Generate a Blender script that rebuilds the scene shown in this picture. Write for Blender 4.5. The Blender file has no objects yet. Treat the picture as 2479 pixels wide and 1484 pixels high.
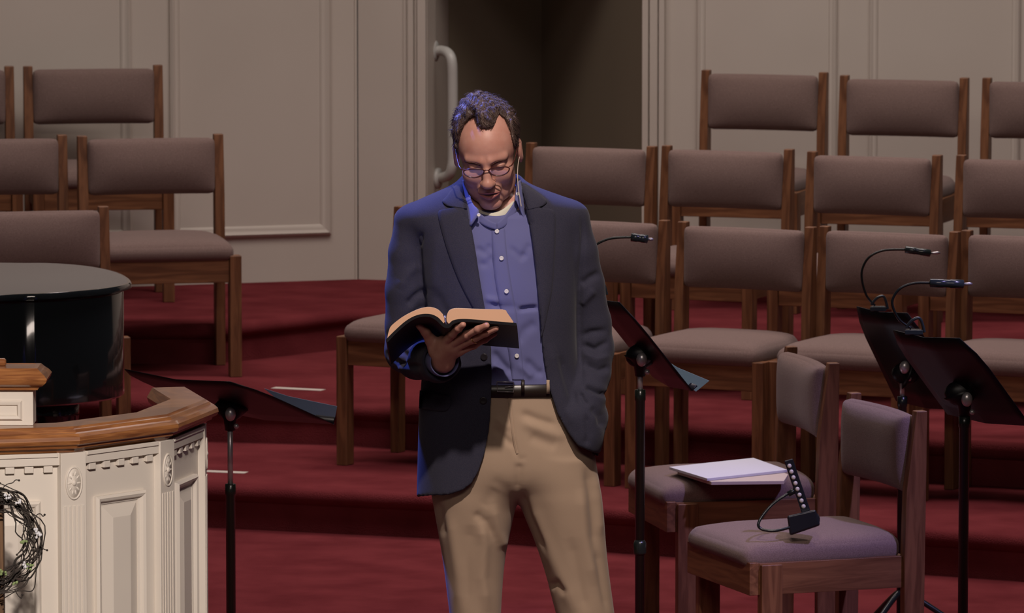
import bpy, bmesh, math, random
import numpy as np
from mathutils import Vector, Matrix, Euler
from mathutils.bvhtree import BVHTree

PI = math.pi
D = bpy.data
SC = bpy.context.scene
COL = SC.collection
rnd = random.Random(7)

# ------------------------------------------------------------------ camera
F_PX, PITCH, CAM_H = 14700.0, math.radians(5.85), 2.8
cam_d = D.cameras.new('camera')
cam_d.sensor_fit = 'HORIZONTAL'; cam_d.sensor_width = 36.0
cam_d.lens = 36.0 * F_PX / 2479.0
cam_d.clip_start = 0.5; cam_d.clip_end = 200
cam_d.dof.use_dof = True; cam_d.dof.focus_distance = 15.1; cam_d.dof.aperture_fstop = 16
cam = D.objects.new('camera', cam_d); COL.objects.link(cam)
cam.location = (0, 0, CAM_H); cam.rotation_euler = (PI / 2 - PITCH, 0, 0)
SC.camera = cam

def P(u, v, z=None, Y=None):
    """world point seen at photo position (u, v), on height z or at distance Y"""
    dx = u - 1239.5
    dy = F_PX * math.cos(PITCH) + (742 - v) * math.sin(PITCH)
    dz = -F_PX * math.sin(PITCH) + (742 - v) * math.cos(PITCH)
    t = (z - CAM_H) / dz if z is not None else Y / dy
    return Vector((dx * t, dy * t, CAM_H + dz * t))

# ------------------------------------------------------------------ world, exposure, lights
SC.view_settings.view_transform = 'Standard'
SC.view_settings.look = 'None'
SC.view_settings.gamma = 1.0
SC.view_settings.use_curve_mapping = False
SC.view_settings.exposure = 0.0
W = D.worlds.new('world'); SC.world = W; W.use_nodes = True
W.node_tree.nodes['Background'].inputs[0].default_value = (0.95, 0.92, 1.0, 1)
W.node_tree.nodes['Background'].inputs[1].default_value = 0.014

def look_at(o, target):
    o.rotation_euler = (Vector(target) - o.location).to_track_quat('-Z', 'Y').to_euler()

def area_light(name, loc, target, sx, sy, power, color, spread=180):
    l = D.lights.new(name, 'AREA'); l.shape = 'RECTANGLE'; l.size = sx; l.size_y = sy
    l.energy = power; l.color = color; l.spread = math.radians(spread)
    o = D.objects.new(name, l); COL.objects.link(o); o.location = loc; look_at(o, target); return o

def spot_light(name, loc, target, power, color, angle, blend=0.6, radius=0.12):
    l = D.lights.new(name, 'SPOT'); l.energy = power; l.color = color
    l.spot_size = math.radians(angle); l.spot_blend = blend; l.shadow_soft_size = radius
    o = D.objects.new(name, l); COL.objects.link(o); o.location = loc; look_at(o, target); return o

area_light('choir_ceiling_light', (0.4, 21.2, 5.4), (0.4, 21.9, 0), 6.0, 1.0, 114, (1.0, 0.88, 0.81), 150)
area_light('stage_ceiling_light', (0.3, 18.4, 5.8), (0.3, 18.6, 0), 4.5, 0.8, 88, (1.0, 0.84, 0.84), 120)
area_light('front_fill_light', (0.0, 5.0, 6.5), (0.0, 17.5, 1.4), 5.0, 1.0, 55, (1.0, 0.84, 0.74), 110)  # soft fill added from the front, no visible source
spot_light('key_spot', (0.6, 10.4, 6.6), (0.0, 15.2, 1.10), 1700, (1.0, 0.84, 0.75), 17, 1.0)
spot_light('pulpit_spot', (-0.2, 7.0, 4.6), (-1.32, 14.4, 0.80), 2150, (1.0, 0.88, 0.80), 11, 0.6)
spot_light('blue_back_spot', (-1.9, 16.7, 5.3), (-0.15, 15.2, 1.35), 1900, (0.11, 0.19, 1.0), 19, 0.5)
spot_light('violet_side_spot', (3.2, 13.8, 5.4), (1.0, 16.6, 0.6), 1000, (0.50, 0.42, 1.0), 22, 0.8)

# ------------------------------------------------------------------ object helpers
def tag(o, label=None, cat=None, group=None, kind=None):
    if label: o['label'] = label
    if cat: o['category'] = cat
    if group: o['group'] = group
    if kind: o['kind'] = kind
    return o

def empty(name, loc=(0, 0, 0), rz=0.0, label=None, cat=None, group=None):
    o = D.objects.new(name, None); COL.objects.link(o)
    o.location = loc; o.rotation_euler = (0, 0, rz); o.empty_display_size = 0.05
    return tag(o, label, cat, group)

def mesh_obj(name, verts, faces, mat=None, parent=None, smooth=True, bevel=0.0, label=None, mi=None):
    me = D.meshes.new(name)
    me.from_pydata([tuple(v) for v in verts], [], [tuple(f) for f in faces])
    me.update()
    if mat is not None:
        for m in (mat if isinstance(mat, (list, tuple)) else [mat]): me.materials.append(m)
    if mi is not None:
        me.polygons.foreach_set('material_index', mi)
    if smooth: me.polygons.foreach_set('use_smooth', [True] * len(me.polygons))
    o = D.objects.new(name, me); COL.objects.link(o)
    if parent is not None: o.parent = parent
    if bevel > 0:
        b = o.modifiers.new('bevel', 'BEVEL'); b.width = bevel; b.segments = 2
        b.limit_method = 'ANGLE'; b.angle_limit = math.radians(40); b.harden_normals = True
    if label: o['label'] = label
    return o

def copy_tree(o, parent=None, label=None):
    c = o.copy(); COL.objects.link(c)
    if parent is not None: c.parent = parent
    if label: c['label'] = label
    for ch in list(o.children): copy_tree(ch, c)
    return c

class MB:
    def __init__(s): s.v = []; s.f = []; s.M = Matrix.Identity(4)
    def add(s, vs, fs):
        b = len(s.v)
        for v in vs: s.v.append(s.M @ Vector(v))
        for f in fs: s.f.append([b + i for i in f])
        return s
    def box(s, x0, x1, y0, y1, z0, z1):
        vs = [(x, y, z) for z in (z0, z1) for y in (y0, y1) for x in (x0, x1)]
        return s.add(vs, [(0, 2, 3, 1), (4, 5, 7, 6), (0, 1, 5, 4), (2, 6, 7, 3), (0, 4, 6, 2), (1, 3, 7, 5)])
    def hexa(s, p):      # 8 points: bottom loop (4, ccw from above) then top loop
        return s.add(p, [(3, 2, 1, 0), (4, 5, 6, 7), (0, 1, 5, 4), (1, 2, 6, 5), (2, 3, 7, 6), (3, 0, 4, 7)])
    def prism(s, poly, axis, a, b):   # extrude 2d polygon; axis 0: poly in yz, 1: xz, 2: xy
        n = len(poly)
        def mk(p, t):
            return {0: (t, p[0], p[1]), 1: (p[0], t, p[1]), 2: (p[0], p[1], t)}[axis]
        vs = [mk(p, a) for p in poly] + [mk(p, b) for p in poly]
        ar = sum(poly[i][0] * poly[(i + 1) % n][1] - poly[(i + 1) % n][0] * poly[i][1] for i in range(n))
        flip = (ar > 0) ^ (axis == 1) ^ (b < a)
        lo = list(range(n)); hi = list(range(n, 2 * n))
        fs = []
        if flip: fs += [lo[::-1], hi] + [(i, (i + 1) % n, n + (i + 1) % n, n + i) for i in range(n)]
        else: fs += [lo, hi[::-1]] + [(i, n + i, n + (i + 1) % n, (i + 1) % n) for i in range(n)]
        return s.add(vs, fs)
    def tube(s, pts, r, seg=10, closed=False):
        pts = [Vector(p) for p in pts]; n = len(pts)
        rs = r if isinstance(r, (list, tuple)) else [r] * n
        vs = []; up = None
        for i, p in enumerate(pts):
            if closed: t = (pts[(i + 1) % n] - pts[i - 1]).normalized()
            else: t = (pts[min(i + 1, n - 1)] - pts[max(i - 1, 0)]).normalized()
            if up is None:
                up = t.orthogonal().normalized()
            else:
                up = (up - t * up.dot(t))
                up = up.normalized() if up.length > 1e-6 else t.orthogonal().normalized()
            w = t.cross(up)
            for k in range(seg):
                a = 2 * PI * k / seg
                vs.append(p + (up * math.cos(a) + w * math.sin(a)) * rs[i])
        fs = []
        for i in range(n if closed else n - 1):
            j = (i + 1) % n
            for k in range(seg):
                l = (k + 1) % seg
                fs.append((i * seg + k, i * seg + l, j * seg + l, j * seg + k))
        if not closed:
            fs.append(list(range(seg))[::-1]); fs.append([(n - 1) * seg + k for k in range(seg)])
        return s.add(vs, fs)
    def lathe(s, prof, c=(0, 0, 0), seg=24, sy=1.0):   # prof list of (r, z)
        vs = []; n = len(prof)
        for r, z in prof:
            for k in range(seg):
                a = 2 * PI * k / seg
                vs.append((c[0] + r * math.cos(a), c[1] + r * math.sin(a) * sy, c[2] + z))
        fs = []
        for i in range(n - 1):
            for k in range(seg):
                l = (k + 1) % seg
                fs.append((i * seg + k, i * seg + l, (i + 1) * seg + l, (i + 1) * seg + k))
        fs.append(list(range(seg))[::-1]); fs.append([(n - 1) * seg + k for k in range(seg)])
        return s.add(vs, fs)
    def ball(s, c, r, seg=14, sc=(1, 1, 1)):
        m = seg // 2; vs = []; fs = []
        for i in range(m + 1):
            th = PI * i / m
            for k in range(seg):
                a = 2 * PI * k / seg
                vs.append((c[0] + r * sc[0] * math.sin(th) * math.cos(a), c[1] + r * sc[1] * math.sin(th) * math.sin(a), c[2] + r * sc[2] * math.cos(th)))
        for i in range(m):
            for k in range(seg):
                l = (k + 1) % seg
                fs.append((i * seg + k, (i + 1) * seg + k, (i + 1) * seg + l, i * seg + l))
        return s.add(vs, fs)
    def sweep(s, path, prof, closed=False):
        """path: xy points; prof: closed loop of (outward, z); outward = right of travel direction; mitred"""
        n = len(path); m = len(prof); vs = []
        P2 = [Vector((p[0], p[1])) for p in path]
        for i in range(n):
            if closed: a, b = P2[i] - P2[i - 1], P2[(i + 1) % n] - P2[i]
            else:
                a = P2[i] - P2[i - 1] if i > 0 else P2[1] - P2[0]
                b = P2[i + 1] - P2[i] if i < n - 1 else P2[-1] - P2[-2]
            a = a.normalized(); b = b.normalized()
            na = Vector((a.y, -a.x)); nb = Vector((b.y, -b.x))
            mm = (na + nb); mm = mm / max(0.2, (1 + na.dot(nb)))
            for o, z in prof: vs.append((P2[i].x + mm.x * o, P2[i].y + mm.y * o, z))
        fs = []
        for i in range(n if closed else n - 1):
            j = (i + 1) % n
            for k in range(m):
                l = (k + 1) % m
                fs.append((i * m + k, j * m + k, j * m + l, i * m + l))
        if not closed:
            fs.append(list(range(m))); fs.append([(n - 1) * m + k for k in range(m)][::-1])
        return s.add(vs, fs)
    def cushion(s, c, hx, hy, hz, r, n=12, fn=None):
        """rounded box with optional warp fn(p, q) -> p; q in [-1,1]^3"""
        idx = {}; vs = []; fs = []
        def vid(i, j, k):
            if (i, j, k) not in idx:
                q = Vector((2 * i / n - 1, 2 * j / n - 1, 2 * k / n - 1))
                # finer spacing near the rim
                q = Vector([math.sin(a * PI / 2) for a in q])
                p = Vector((q.x * hx, q.y * hy, q.z * hz))
                core = Vector((max(-hx + r, min(hx - r, p.x)), max(-hy + r, min(hy - r, p.y)), max(-hz + min(r, hz), min(hz - min(r, hz), p.z))))
                d = p - core
                if d.length > 1e-9: p = core + d.normalized() * r * min(1, max(abs(d.x), abs(d.y), abs(d.z)) / r)
                if fn: p = fn(p, q)
                idx[(i, j, k)] = len(vs); vs.append(p + Vector(c))
            return idx[(i, j, k)]
        for a in range(n):
            for b in range(n):
                fs.append((vid(a, b, 0), vid(a, b + 1, 0), vid(a + 1, b + 1, 0), vid(a + 1, b, 0)))
                fs.append((vid(a, b, n), vid(a + 1, b, n), vid(a + 1, b + 1, n), vid(a, b + 1, n)))
                fs.append((vid(a, 0, b), vid(a + 1, 0, b), vid(a + 1, 0, b + 1), vid(a, 0, b + 1)))
                fs.append((vid(a, n, b), vid(a, n, b + 1), vid(a + 1, n, b + 1), vid(a + 1, n, b)))
                fs.append((vid(0, a, b), vid(0, a, b + 1), vid(0, a + 1, b + 1), vid(0, a + 1, b)))
                fs.append((vid(n, a, b), vid(n, a + 1, b), vid(n, a + 1, b + 1), vid(n, a, b + 1)))
        return s.add(vs, fs)
    def build(s, name, mat, parent=None, smooth=True, bevel=0.0, label=None):
        return mesh_obj(name, s.v, s.f, mat, parent, smooth, bevel, label)

def catmull(pts, n=8):
    pts = [Vector(p) for p in pts]; out = []
    for i in range(len(pts) - 1):
        p0 = pts[max(i - 1, 0)]; p1 = pts[i]; p2 = pts[i + 1]; p3 = pts[min(i + 2, len(pts) - 1)]
        for k in range(n):
            t = k / n
            out.append(0.5 * ((2 * p1) + (-p0 + p2) * t + (2 * p0 - 5 * p1 + 4 * p2 - p3) * t * t + (-p0 + 3 * p1 - 3 * p2 + p3) * t ** 3))
    out.append(pts[-1]); return out

# ------------------------------------------------------------------ materials
def srgb(r, g, b):
    f = lambda c: (c / 255 / 12.92) if c / 255 <= 0.04045 else ((c / 255 + 0.055) / 1.055) ** 2.4
    return (f(r), f(g), f(b), 1)

def mat(name, color, rough=0.6, spec=0.4, metal=0.0, noise=None, bump=None, sheen=0.0, coat=0.0, wood=None, sss=0.0, emit=None):
    m = D.materials.new(name); m.use_nodes = True; nt = m.node_tree; N = nt.nodes; L = nt.links
    b = N['Principled BSDF']
    b.inputs['Base Color'].default_value = color
    b.inputs['Roughness'].default_value = rough
    b.inputs['Specular IOR Level'].default_value = spec
    b.inputs['Metallic'].default_value = metal
    if sheen: b.inputs['Sheen Weight'].default_value = sheen; b.inputs['Sheen Roughness'].default_value = 0.5
    if coat: b.inputs['Coat Weight'].default_value = coat; b.inputs['Coat Roughness'].default_value = 0.05
    if sss:
        b.inputs['Subsurface Weight'].default_value = sss
        b.inputs['Subsurface Radius'].default_value = (0.9, 0.35, 0.2); b.inputs['Subsurface Scale'].default_value = 0.006
    tc = N.new('ShaderNodeTexCoord')
    if noise:         # (scale, detail, color2, low, high)
        sc, det, c2, lo, hi = noise
        t = N.new('ShaderNodeTexNoise'); t.inputs['Scale'].default_value = sc; t.inputs['Detail'].default_value = det
        L.new(tc.outputs['Object'], t.inputs['Vector'])
        mr = N.new('ShaderNodeMapRange'); mr.inputs[1].default_value = lo; mr.inputs[2].default_value = hi
        L.new(t.outputs['Fac'], mr.inputs[0])
        mx = N.new('ShaderNodeMix'); mx.data_type = 'RGBA'
        mx.inputs[6].default_value = color; mx.inputs[7].default_value = c2
        L.new(mr.outputs[0], mx.inputs[0]); L.new(mx.outputs[2], b.inputs['Base Color'])
    if wood:          # (stretch vector, color2, scale)
        st, c2, sc = wood
        mp = N.new('ShaderNodeMapping'); mp.inputs['Scale'].default_value = st
        L.new(tc.outputs['Object'], mp.inputs[0])
        t = N.new('ShaderNodeTexNoise'); t.inputs['Scale'].default_value = sc; t.inputs['Detail'].default_value = 6
        t.inputs['Distortion'].default_value = 1.2
        L.new(mp.outputs[0], t.inputs['Vector'])
        cr = N.new('ShaderNodeValToRGB'); cr.color_ramp.elements[0].position = 0.38; cr.color_ramp.elements[1].position = 0.62
        cr.color_ramp.elements[0].color = color; cr.color_ramp.elements[1].color = c2
        L.new(t.outputs['Fac'], cr.inputs[0]); L.new(cr.outputs[0], b.inputs['Base Color'])
    if bump:          # (scale, strength, distance)
        sc, stg, ds = bump
        t2 = N.new('ShaderNodeTexNoise'); t2.inputs['Scale'].default_value = sc; t2.inputs['Detail'].default_value = 4
        L.new(tc.outputs['Object'], t2.inputs['Vector'])
        bp = N.new('ShaderNodeBump'); bp.inputs['Strength'].default_value = stg; bp.inputs['Distance'].default_value = ds
        L.new(t2.outputs['Fac'], bp.inputs['Height']); L.new(bp.outputs[0], b.inputs['Normal'])
    if emit:
        b.inputs['Emission Color'].default_value = emit[0]; b.inputs['Emission Strength'].default_value = emit[1]
    return m

M = {}
M['carpet'] = mat('red_carpet', (0.180, 0.034, 0.039, 1), 1.0, 0.0, noise=(5, 8, (0.125, 0.022, 0.026, 1), 0.35, 0.7), bump=(260, 0.7, 0.006))
M['wall'] = mat('cream_wall_paint', (0.56, 0.50, 0.44, 1), 0.55, 0.3, noise=(1.3, 3, (0.52, 0.46, 0.40, 1), 0.35, 0.7))
M['shaded_wall'] = mat('shade_darkened_wall', (0.21, 0.175, 0.125, 1), 0.8, 0.2)  # shade of the unlit passage put into a darker wall colour
M['oak'] = mat('oak_wood', (0.26, 0.115, 0.048, 1), 0.42, 0.4, wood=((3, 3, 40), (0.17, 0.068, 0.026, 1), 1.6))
for i, (nm, st) in enumerate((('oak_post', (14, 14, 1.2)), ('oak_rail_x', (1.2, 14, 14)), ('oak_rail_y', (14, 1.2, 14)))):
    M[nm] = mat(nm, (0.205, 0.088, 0.040, 1), 0.42, 0.35, wood=(st, (0.120, 0.048, 0.022, 1), 3.0))
M['fabric'] = mat('mauve_upholstery', (0.225, 0.155, 0.138, 1), 0.95, 0.1, noise=(420, 3, (0.155, 0.105, 0.092, 1), 0.35, 0.65), bump=(500, 0.35, 0.002), sheen=0.1)
M['cap'] = mat('varnished_rail_wood', (0.40, 0.165, 0.055, 1), 0.30, 0.5, wood=((2.0, 2.0, 26), (0.235, 0.085, 0.030, 1), 4.0), coat=0.4)
M['cream'] = mat('cream_paint', (0.74, 0.675, 0.59, 1), 0.45, 0.35, noise=(3, 3, (0.70, 0.635, 0.56, 1), 0.3, 0.7))
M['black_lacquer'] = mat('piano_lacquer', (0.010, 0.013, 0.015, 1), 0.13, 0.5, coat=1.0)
M['lid_reflection'] = mat('piano_lid_reflection', (0.13, 0.12, 0.112, 1), 0.33, 0.6)  # lighter grey paints the wall's reflection onto the lid top
M['black_metal'] = mat('black_powder_coat', (0.006, 0.005, 0.007, 1), 0.38, 0.3)
M['black_tube'] = mat('black_enamel_tube', (0.012, 0.015, 0.012, 1), 0.25, 0.5)
M['chrome'] = mat('chrome', (0.52, 0.50, 0.50, 1), 0.30, 0.6, metal=0.65)
M['plastic'] = mat('black_plastic', (0.014, 0.016, 0.018, 1), 0.30, 0.5)
M['teal_shine_plastic'] = mat('glossy_lamp_plastic', (0.03, 0.040, 0.038, 1), 0.20, 0.6)  # faint teal tint paints in a reflection
M['white_metal'] = mat('white_enamel', (0.50, 0.49, 0.46, 1), 0.35, 0.5)
M['tape'] = mat('white_tape', (0.58, 0.52, 0.46, 1), 0.7, 0.2)
M['paper'] = mat('white_paper', (0.62, 0.62, 0.66, 1), 0.75, 0.2)
M['paper_tan'] = mat('tan_paper', (0.55, 0.46, 0.38, 1), 0.75, 0.2)
M['folder_blue'] = mat('grey_blue_folder', (0.10, 0.125, 0.20, 1), 0.6, 0.2)
M['folder_green'] = mat('grey_green_folder', (0.13, 0.20, 0.19, 1), 0.6, 0.2)
M['twig'] = mat('dark_twig_bark', (0.034, 0.028, 0.025, 1), 0.85, 0.2, noise=(60, 3, (0.058, 0.047, 0.040, 1), 0.4, 0.6))
M['petal'] = mat('white_petal', (0.75, 0.75, 0.78, 1), 0.6, 0.3)
M['leaf'] = mat('pale_green_leaf', (0.26, 0.34, 0.14, 1), 0.6, 0.3)
M['stake'] = mat('rough_brown_wood', (0.20, 0.115, 0.062, 1), 0.7, 0.2, wood=((10, 10, 1.0), (0.12, 0.068, 0.040, 1), 4.0))
# ------------------------------------------------------------------ floor, risers, walls
H1, H2, H3 = 0.148, 0.296, 0.444
MB().box(-6, 6, 2.0, 27.5, -0.10, 0).build('floor', M['carpet'], smooth=False)['kind'] = 'structure'

F1 = [(-5, 20.35), (-2, 20.22), (-1.02, 20.09), (-0.244, 19.824), (0.349, 19.489), (1.319, 19.003), (1.606, 18.861), (5, 17.3)]
F2 = [(-5, 21.6), (-2, 21.36), (-1.076, 21.226), (-0.622, 21.132), (0.368, 20.621), (1.461, 20.081), (5, 18.5)]
F3 = [(-5, 22.40), (-1.1, 22.36), (-1.0, 22.46), (-0.64, 22.86), (-0.42, 22.93), (0.696, 22.10), (1.6, 21.70), (5, 20.2)]

def riser(name, path, zb, zt, yback=27.5):
    prof = [(0, zb), (0, zt - 0.058), (0.016, zt - 0.050), (0.026, zt - 0.030), (0.020, zt - 0.010), (0.004, zt), (-0.04, zt)]
    b = MB(); n = len(path); m = len(prof)
    pts = [Vector(p) for p in path]; vs = []
    for i in range(n):
        a = (pts[i] - pts[i - 1]).normalized() if i else (pts[1] - pts[0]).normalized()
        c = (pts[i + 1] - pts[i]).normalized() if i < n - 1 else a
        na = Vector((a.y, -a.x)); nb = Vector((c.y, -c.x)); mm = (na + nb) / (1 + na.dot(nb))
        for o, z in prof: vs.append((pts[i].x + mm.x * o, pts[i].y + mm.y * o, z))
    fs = [(i * m + k, (i + 1) * m + k, (i + 1) * m + k + 1, i * m + k + 1) for i in range(n - 1) for k in range(m - 1)]
    b.add(vs, fs)
    top = [Vector(vs[i * m + m - 1]) for i in range(n)]
    b.add(top + [(pts[-1].x, yback, zt), (pts[0].x, yback, zt)], [list(range(n + 2))])
    bt = [(p.x, p.y, zb) for p in pts] + [(pts[-1].x, yback, zb), (pts[0].x, yback, zb)]
    b.add(bt, [list(range(n + 2))[::-1]])
    for s in (0, -1):
        x = pts[s].x; y = pts[s].y
        b.add([(x, y, zb), (x, yback, zb), (x, yback, zt), (x, y, zt)], [(0, 1, 2, 3) if s else (3, 2, 1, 0)])
    b.add([(pts[0].x, yback, zb), (pts[-1].x, yback, zb), (pts[-1].x, yback, zt), (pts[0].x, yback, zt)], [(0, 3, 2, 1)])
    o = b.build(name, M['carpet']); o['kind'] = 'structure'
    md = o.modifiers.new('es', 'EDGE_SPLIT'); md.split_angle = math.radians(50)
    return o
riser('carpeted_step', F1, 0.0, H1); riser('carpeted_step', F2, H1, H2); riser('carpeted_step', F3, H2, H3)

def frame_matrix(o, xdir, up=Vector((0, 0, 1))):
    """local x along xdir, local z up, local y = into the wall"""
    x = Vector(xdir).normalized(); z = up; y = z.cross(x)
    m = Matrix((x, y, z)).transposed().to_4x4(); m.translation = o
    return m

def rect_mould(b, x0, x1, z0, z1, w=0.03, d=0.014, prof=None):
    """moulding frame on the wall face y=0 (front is -y)"""
    prof = prof or [(0, 0), (0, d * 0.55), (-w * 0.25, d), (-w * 0.5, d * 0.6), (-w * 0.8, d * 0.45), (-w, 0)]
    keep = b.M.copy()
    # map (x, y, h) -> (x, -h, y)
    b.M = keep @ Matrix(((1, 0, 0, 0), (0, 0, -1, 0), (0, 1, 0, 0), (0, 0, 0, 1)))
    b.sweep([(x0, z0), (x1, z0), (x1, z1), (x0, z1)], prof, closed=True)
    b.M = keep

WT = 3.4
# left wall: main run turned slightly towards the aisle
a0 = P(865, 676, z=0.444); a0.z = 0
left_dir = Vector((a0.x - P(588, 685, z=0.444).x, a0.y - P(588, 685, z=0.444).y, 0)).normalized()
def ux(u, Y=23.8): return P(u, 742, Y=Y).x
b = MB(); b.M = frame_matrix(a0, left_dir)
Lx = lambda u: (ux(u) - a0.x) / left_dir.x
b.box(-4.2, -0.004, 0, 0.12, 0.40, WT)
b.box(-0.010, 0.0, -0.006, 0.05, 0.40, WT)
rect_mould(b, Lx(412), Lx(797), 0.625, WT - 0.3, 0.045, 0.022)
rect_mould(b, Lx(-130), Lx(322), 0.625, WT - 0.3, 0.045, 0.022)
b.build('wall_left', M['wall'], bevel=0.002)['kind'] = 'structure'
# pier beside the opening, with fluted casing
p1 = a0.copy(); j0 = P(1035, 668, Y=23.98); j0.z = 0
b = MB(); pd = (j0 - p1); b.M = frame_matrix(p1, pd); pl = pd.length
b.box(0.004, pl, 0, 0.12, 0.40, WT)
for u0, u1, d in ((978, 986, 0.006), (990, 1004, 0.016), (1006, 1012, 0.010), (1014, 1035, 0.022)):
    b.box(pl * (u0 - 865) / 170, pl * (u1 - 865) / 170 - 0.001, -d, 0.0, 0.40, WT)
b.build('wall_pier', M['wall'], bevel=0.003)['kind'] = 'structure'
# reveal of the opening, passage walls in a shade-darkened colour
j1 = P(1086, 668, Y=24.45); j1.z = 0
c1 = P(1311, 668, Y=25.0); c1.z = 0
c2 = P(1562, 668, Y=23.75); c2.z = 0
def slab(name, a, b_, m, z0=0.40, z1=WT, t=0.08):
    b = MB(); d = b_ - a; b.M = frame_matrix(a, d); b.box(0, d.length, 0, t, z0, z1)
    o = b.build(name, m, smooth=False); o['kind'] = 'structure'; return o
slab('wall_reveal', j0 + Vector((0, 0.122, 0)), j1, M['wall'])
slab('wall_passage', j1, c1, M['shaded_wall'])
slab('wall_passage', c1, c2, M['shaded_wall'])
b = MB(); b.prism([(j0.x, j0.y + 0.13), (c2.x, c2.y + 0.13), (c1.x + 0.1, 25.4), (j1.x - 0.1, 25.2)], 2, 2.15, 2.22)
b.build('light_block_ceiling', M['shaded_wall'], smooth=False)['kind'] = 'structure'  # unseen cover added to keep overhead light out of the passage
b = MB(); b.M = frame_matrix(j0, c2 - j0); b.box(0.0, (c2 - j0).length, 0.0, 0.12, 2.05, WT)
b.build('light_block_header', M['wall'], smooth=False)['kind'] = 'structure'  # unseen slab above the opening, added to block the overhead light
# right wall with casing and panels
r0 = P(1556, 668, Y=23.70); r0.z = 0
rdir = Vector((1, -0.20, 0)).normalized()
b = MB(); b.M = frame_matrix(r0, rdir)
Rx = lambda u: (ux(u, 23.6) - r0.x) / rdir.x
b.box(0, 4.2, 0, 0.12, 0.40, WT)
for u0, u1, d in ((1556, 1572, 0.030), (1574, 1594, 0.020), (1597, 1611, 0.028)):
    b.box(max(0, Rx(u0)), Rx(u1), -d, 0, 0.40, WT)
rect_mould(b, Rx(1686), Rx(2022), 0.80, WT - 0.3, 0.035, 0.018)
rect_mould(b, Rx(2098), Rx(2455), 0.80, WT - 0.3, 0.035, 0.018)
rect_mould(b, Rx(2530), Rx(2860), 0.80, WT - 0.3, 0.035, 0.018)
b.box(Rx(1612), 4.2, -0.014, 0, 0.40, 0.55)
b.build('wall_right', M['wall'], bevel=0.003)['kind'] = 'structure'

# grab bar on the reveal
gb = empty('grab_bar', P(1080, 280, Y=24.1), label='white metal grab bar beside the dark doorway', cat='grab bar')
inv = Matrix.Translation(-gb.location)
Yg = 24.02
b = MB(); b.M = inv
b.tube(catmull([P(1054, 124, Y=24.10), P(1072, 123, Y=24.08), P(1086, 130, Y=24.04), P(1094, 150, Y=Yg), P(1096, 200, Y=Yg), P(1096, 300, Y=Yg), P(1096, 380, Y=Yg), P(1094, 405, Y=Yg), P(1086, 424, Y=24.04), P(1062, 432, Y=24.10)], 6), 0.0205, 14)
b.build('rail', M['white_metal'], gb)
for (u, v) in ((1056, 124), (1064, 432)):
    c = P(u, v, Y=24.10); nrm = Vector((0.93, -0.30, 0)).normalized()
    b = MB(); b.M = inv; b.tube([c - nrm * 0.012, c + nrm * 0.0, c + nrm * 0.006], [0.042, 0.042, 0.030], 20)
    b.build('flange', M['white_metal'], gb)

# tape marks on the steps
def tape(u0, v0, u1, v1, z, label):
    a, c = P(u0, v0, z=z), P(u1, v1, z=z); d = (c - a); n = Vector((-d.y, d.x, 0)).normalized() * 0.022
    e = Vector((0, 0, 0.0015)); o = MB().hexa([a - n, c - n, c + n, a + n, a - n + e, c - n + e, c + n + e, a + n + e]).build('tape_strip', M['tape'], smooth=False)
    tag(o, label, 'tape', 'tape strips marking the carpeted steps')
tape(662, 939, 782, 945, H2, 'white tape strip on the step edge left of the standing man')
tape(498, 1141, 596, 1145, H1, 'white tape strip on the lowest step behind the left music stand pole')
tape(1672, 716, 1700, 717, H3, 'short pale tape strip under the second-row chairs, right of the man')
tape(1738, 718, 1760, 719, H3, 'tiny pale tape strip under the middle of the choir rows')
tape(2430, 746, 2450, 748, H3, 'small pale tape strip on the top step at the far right')
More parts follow.
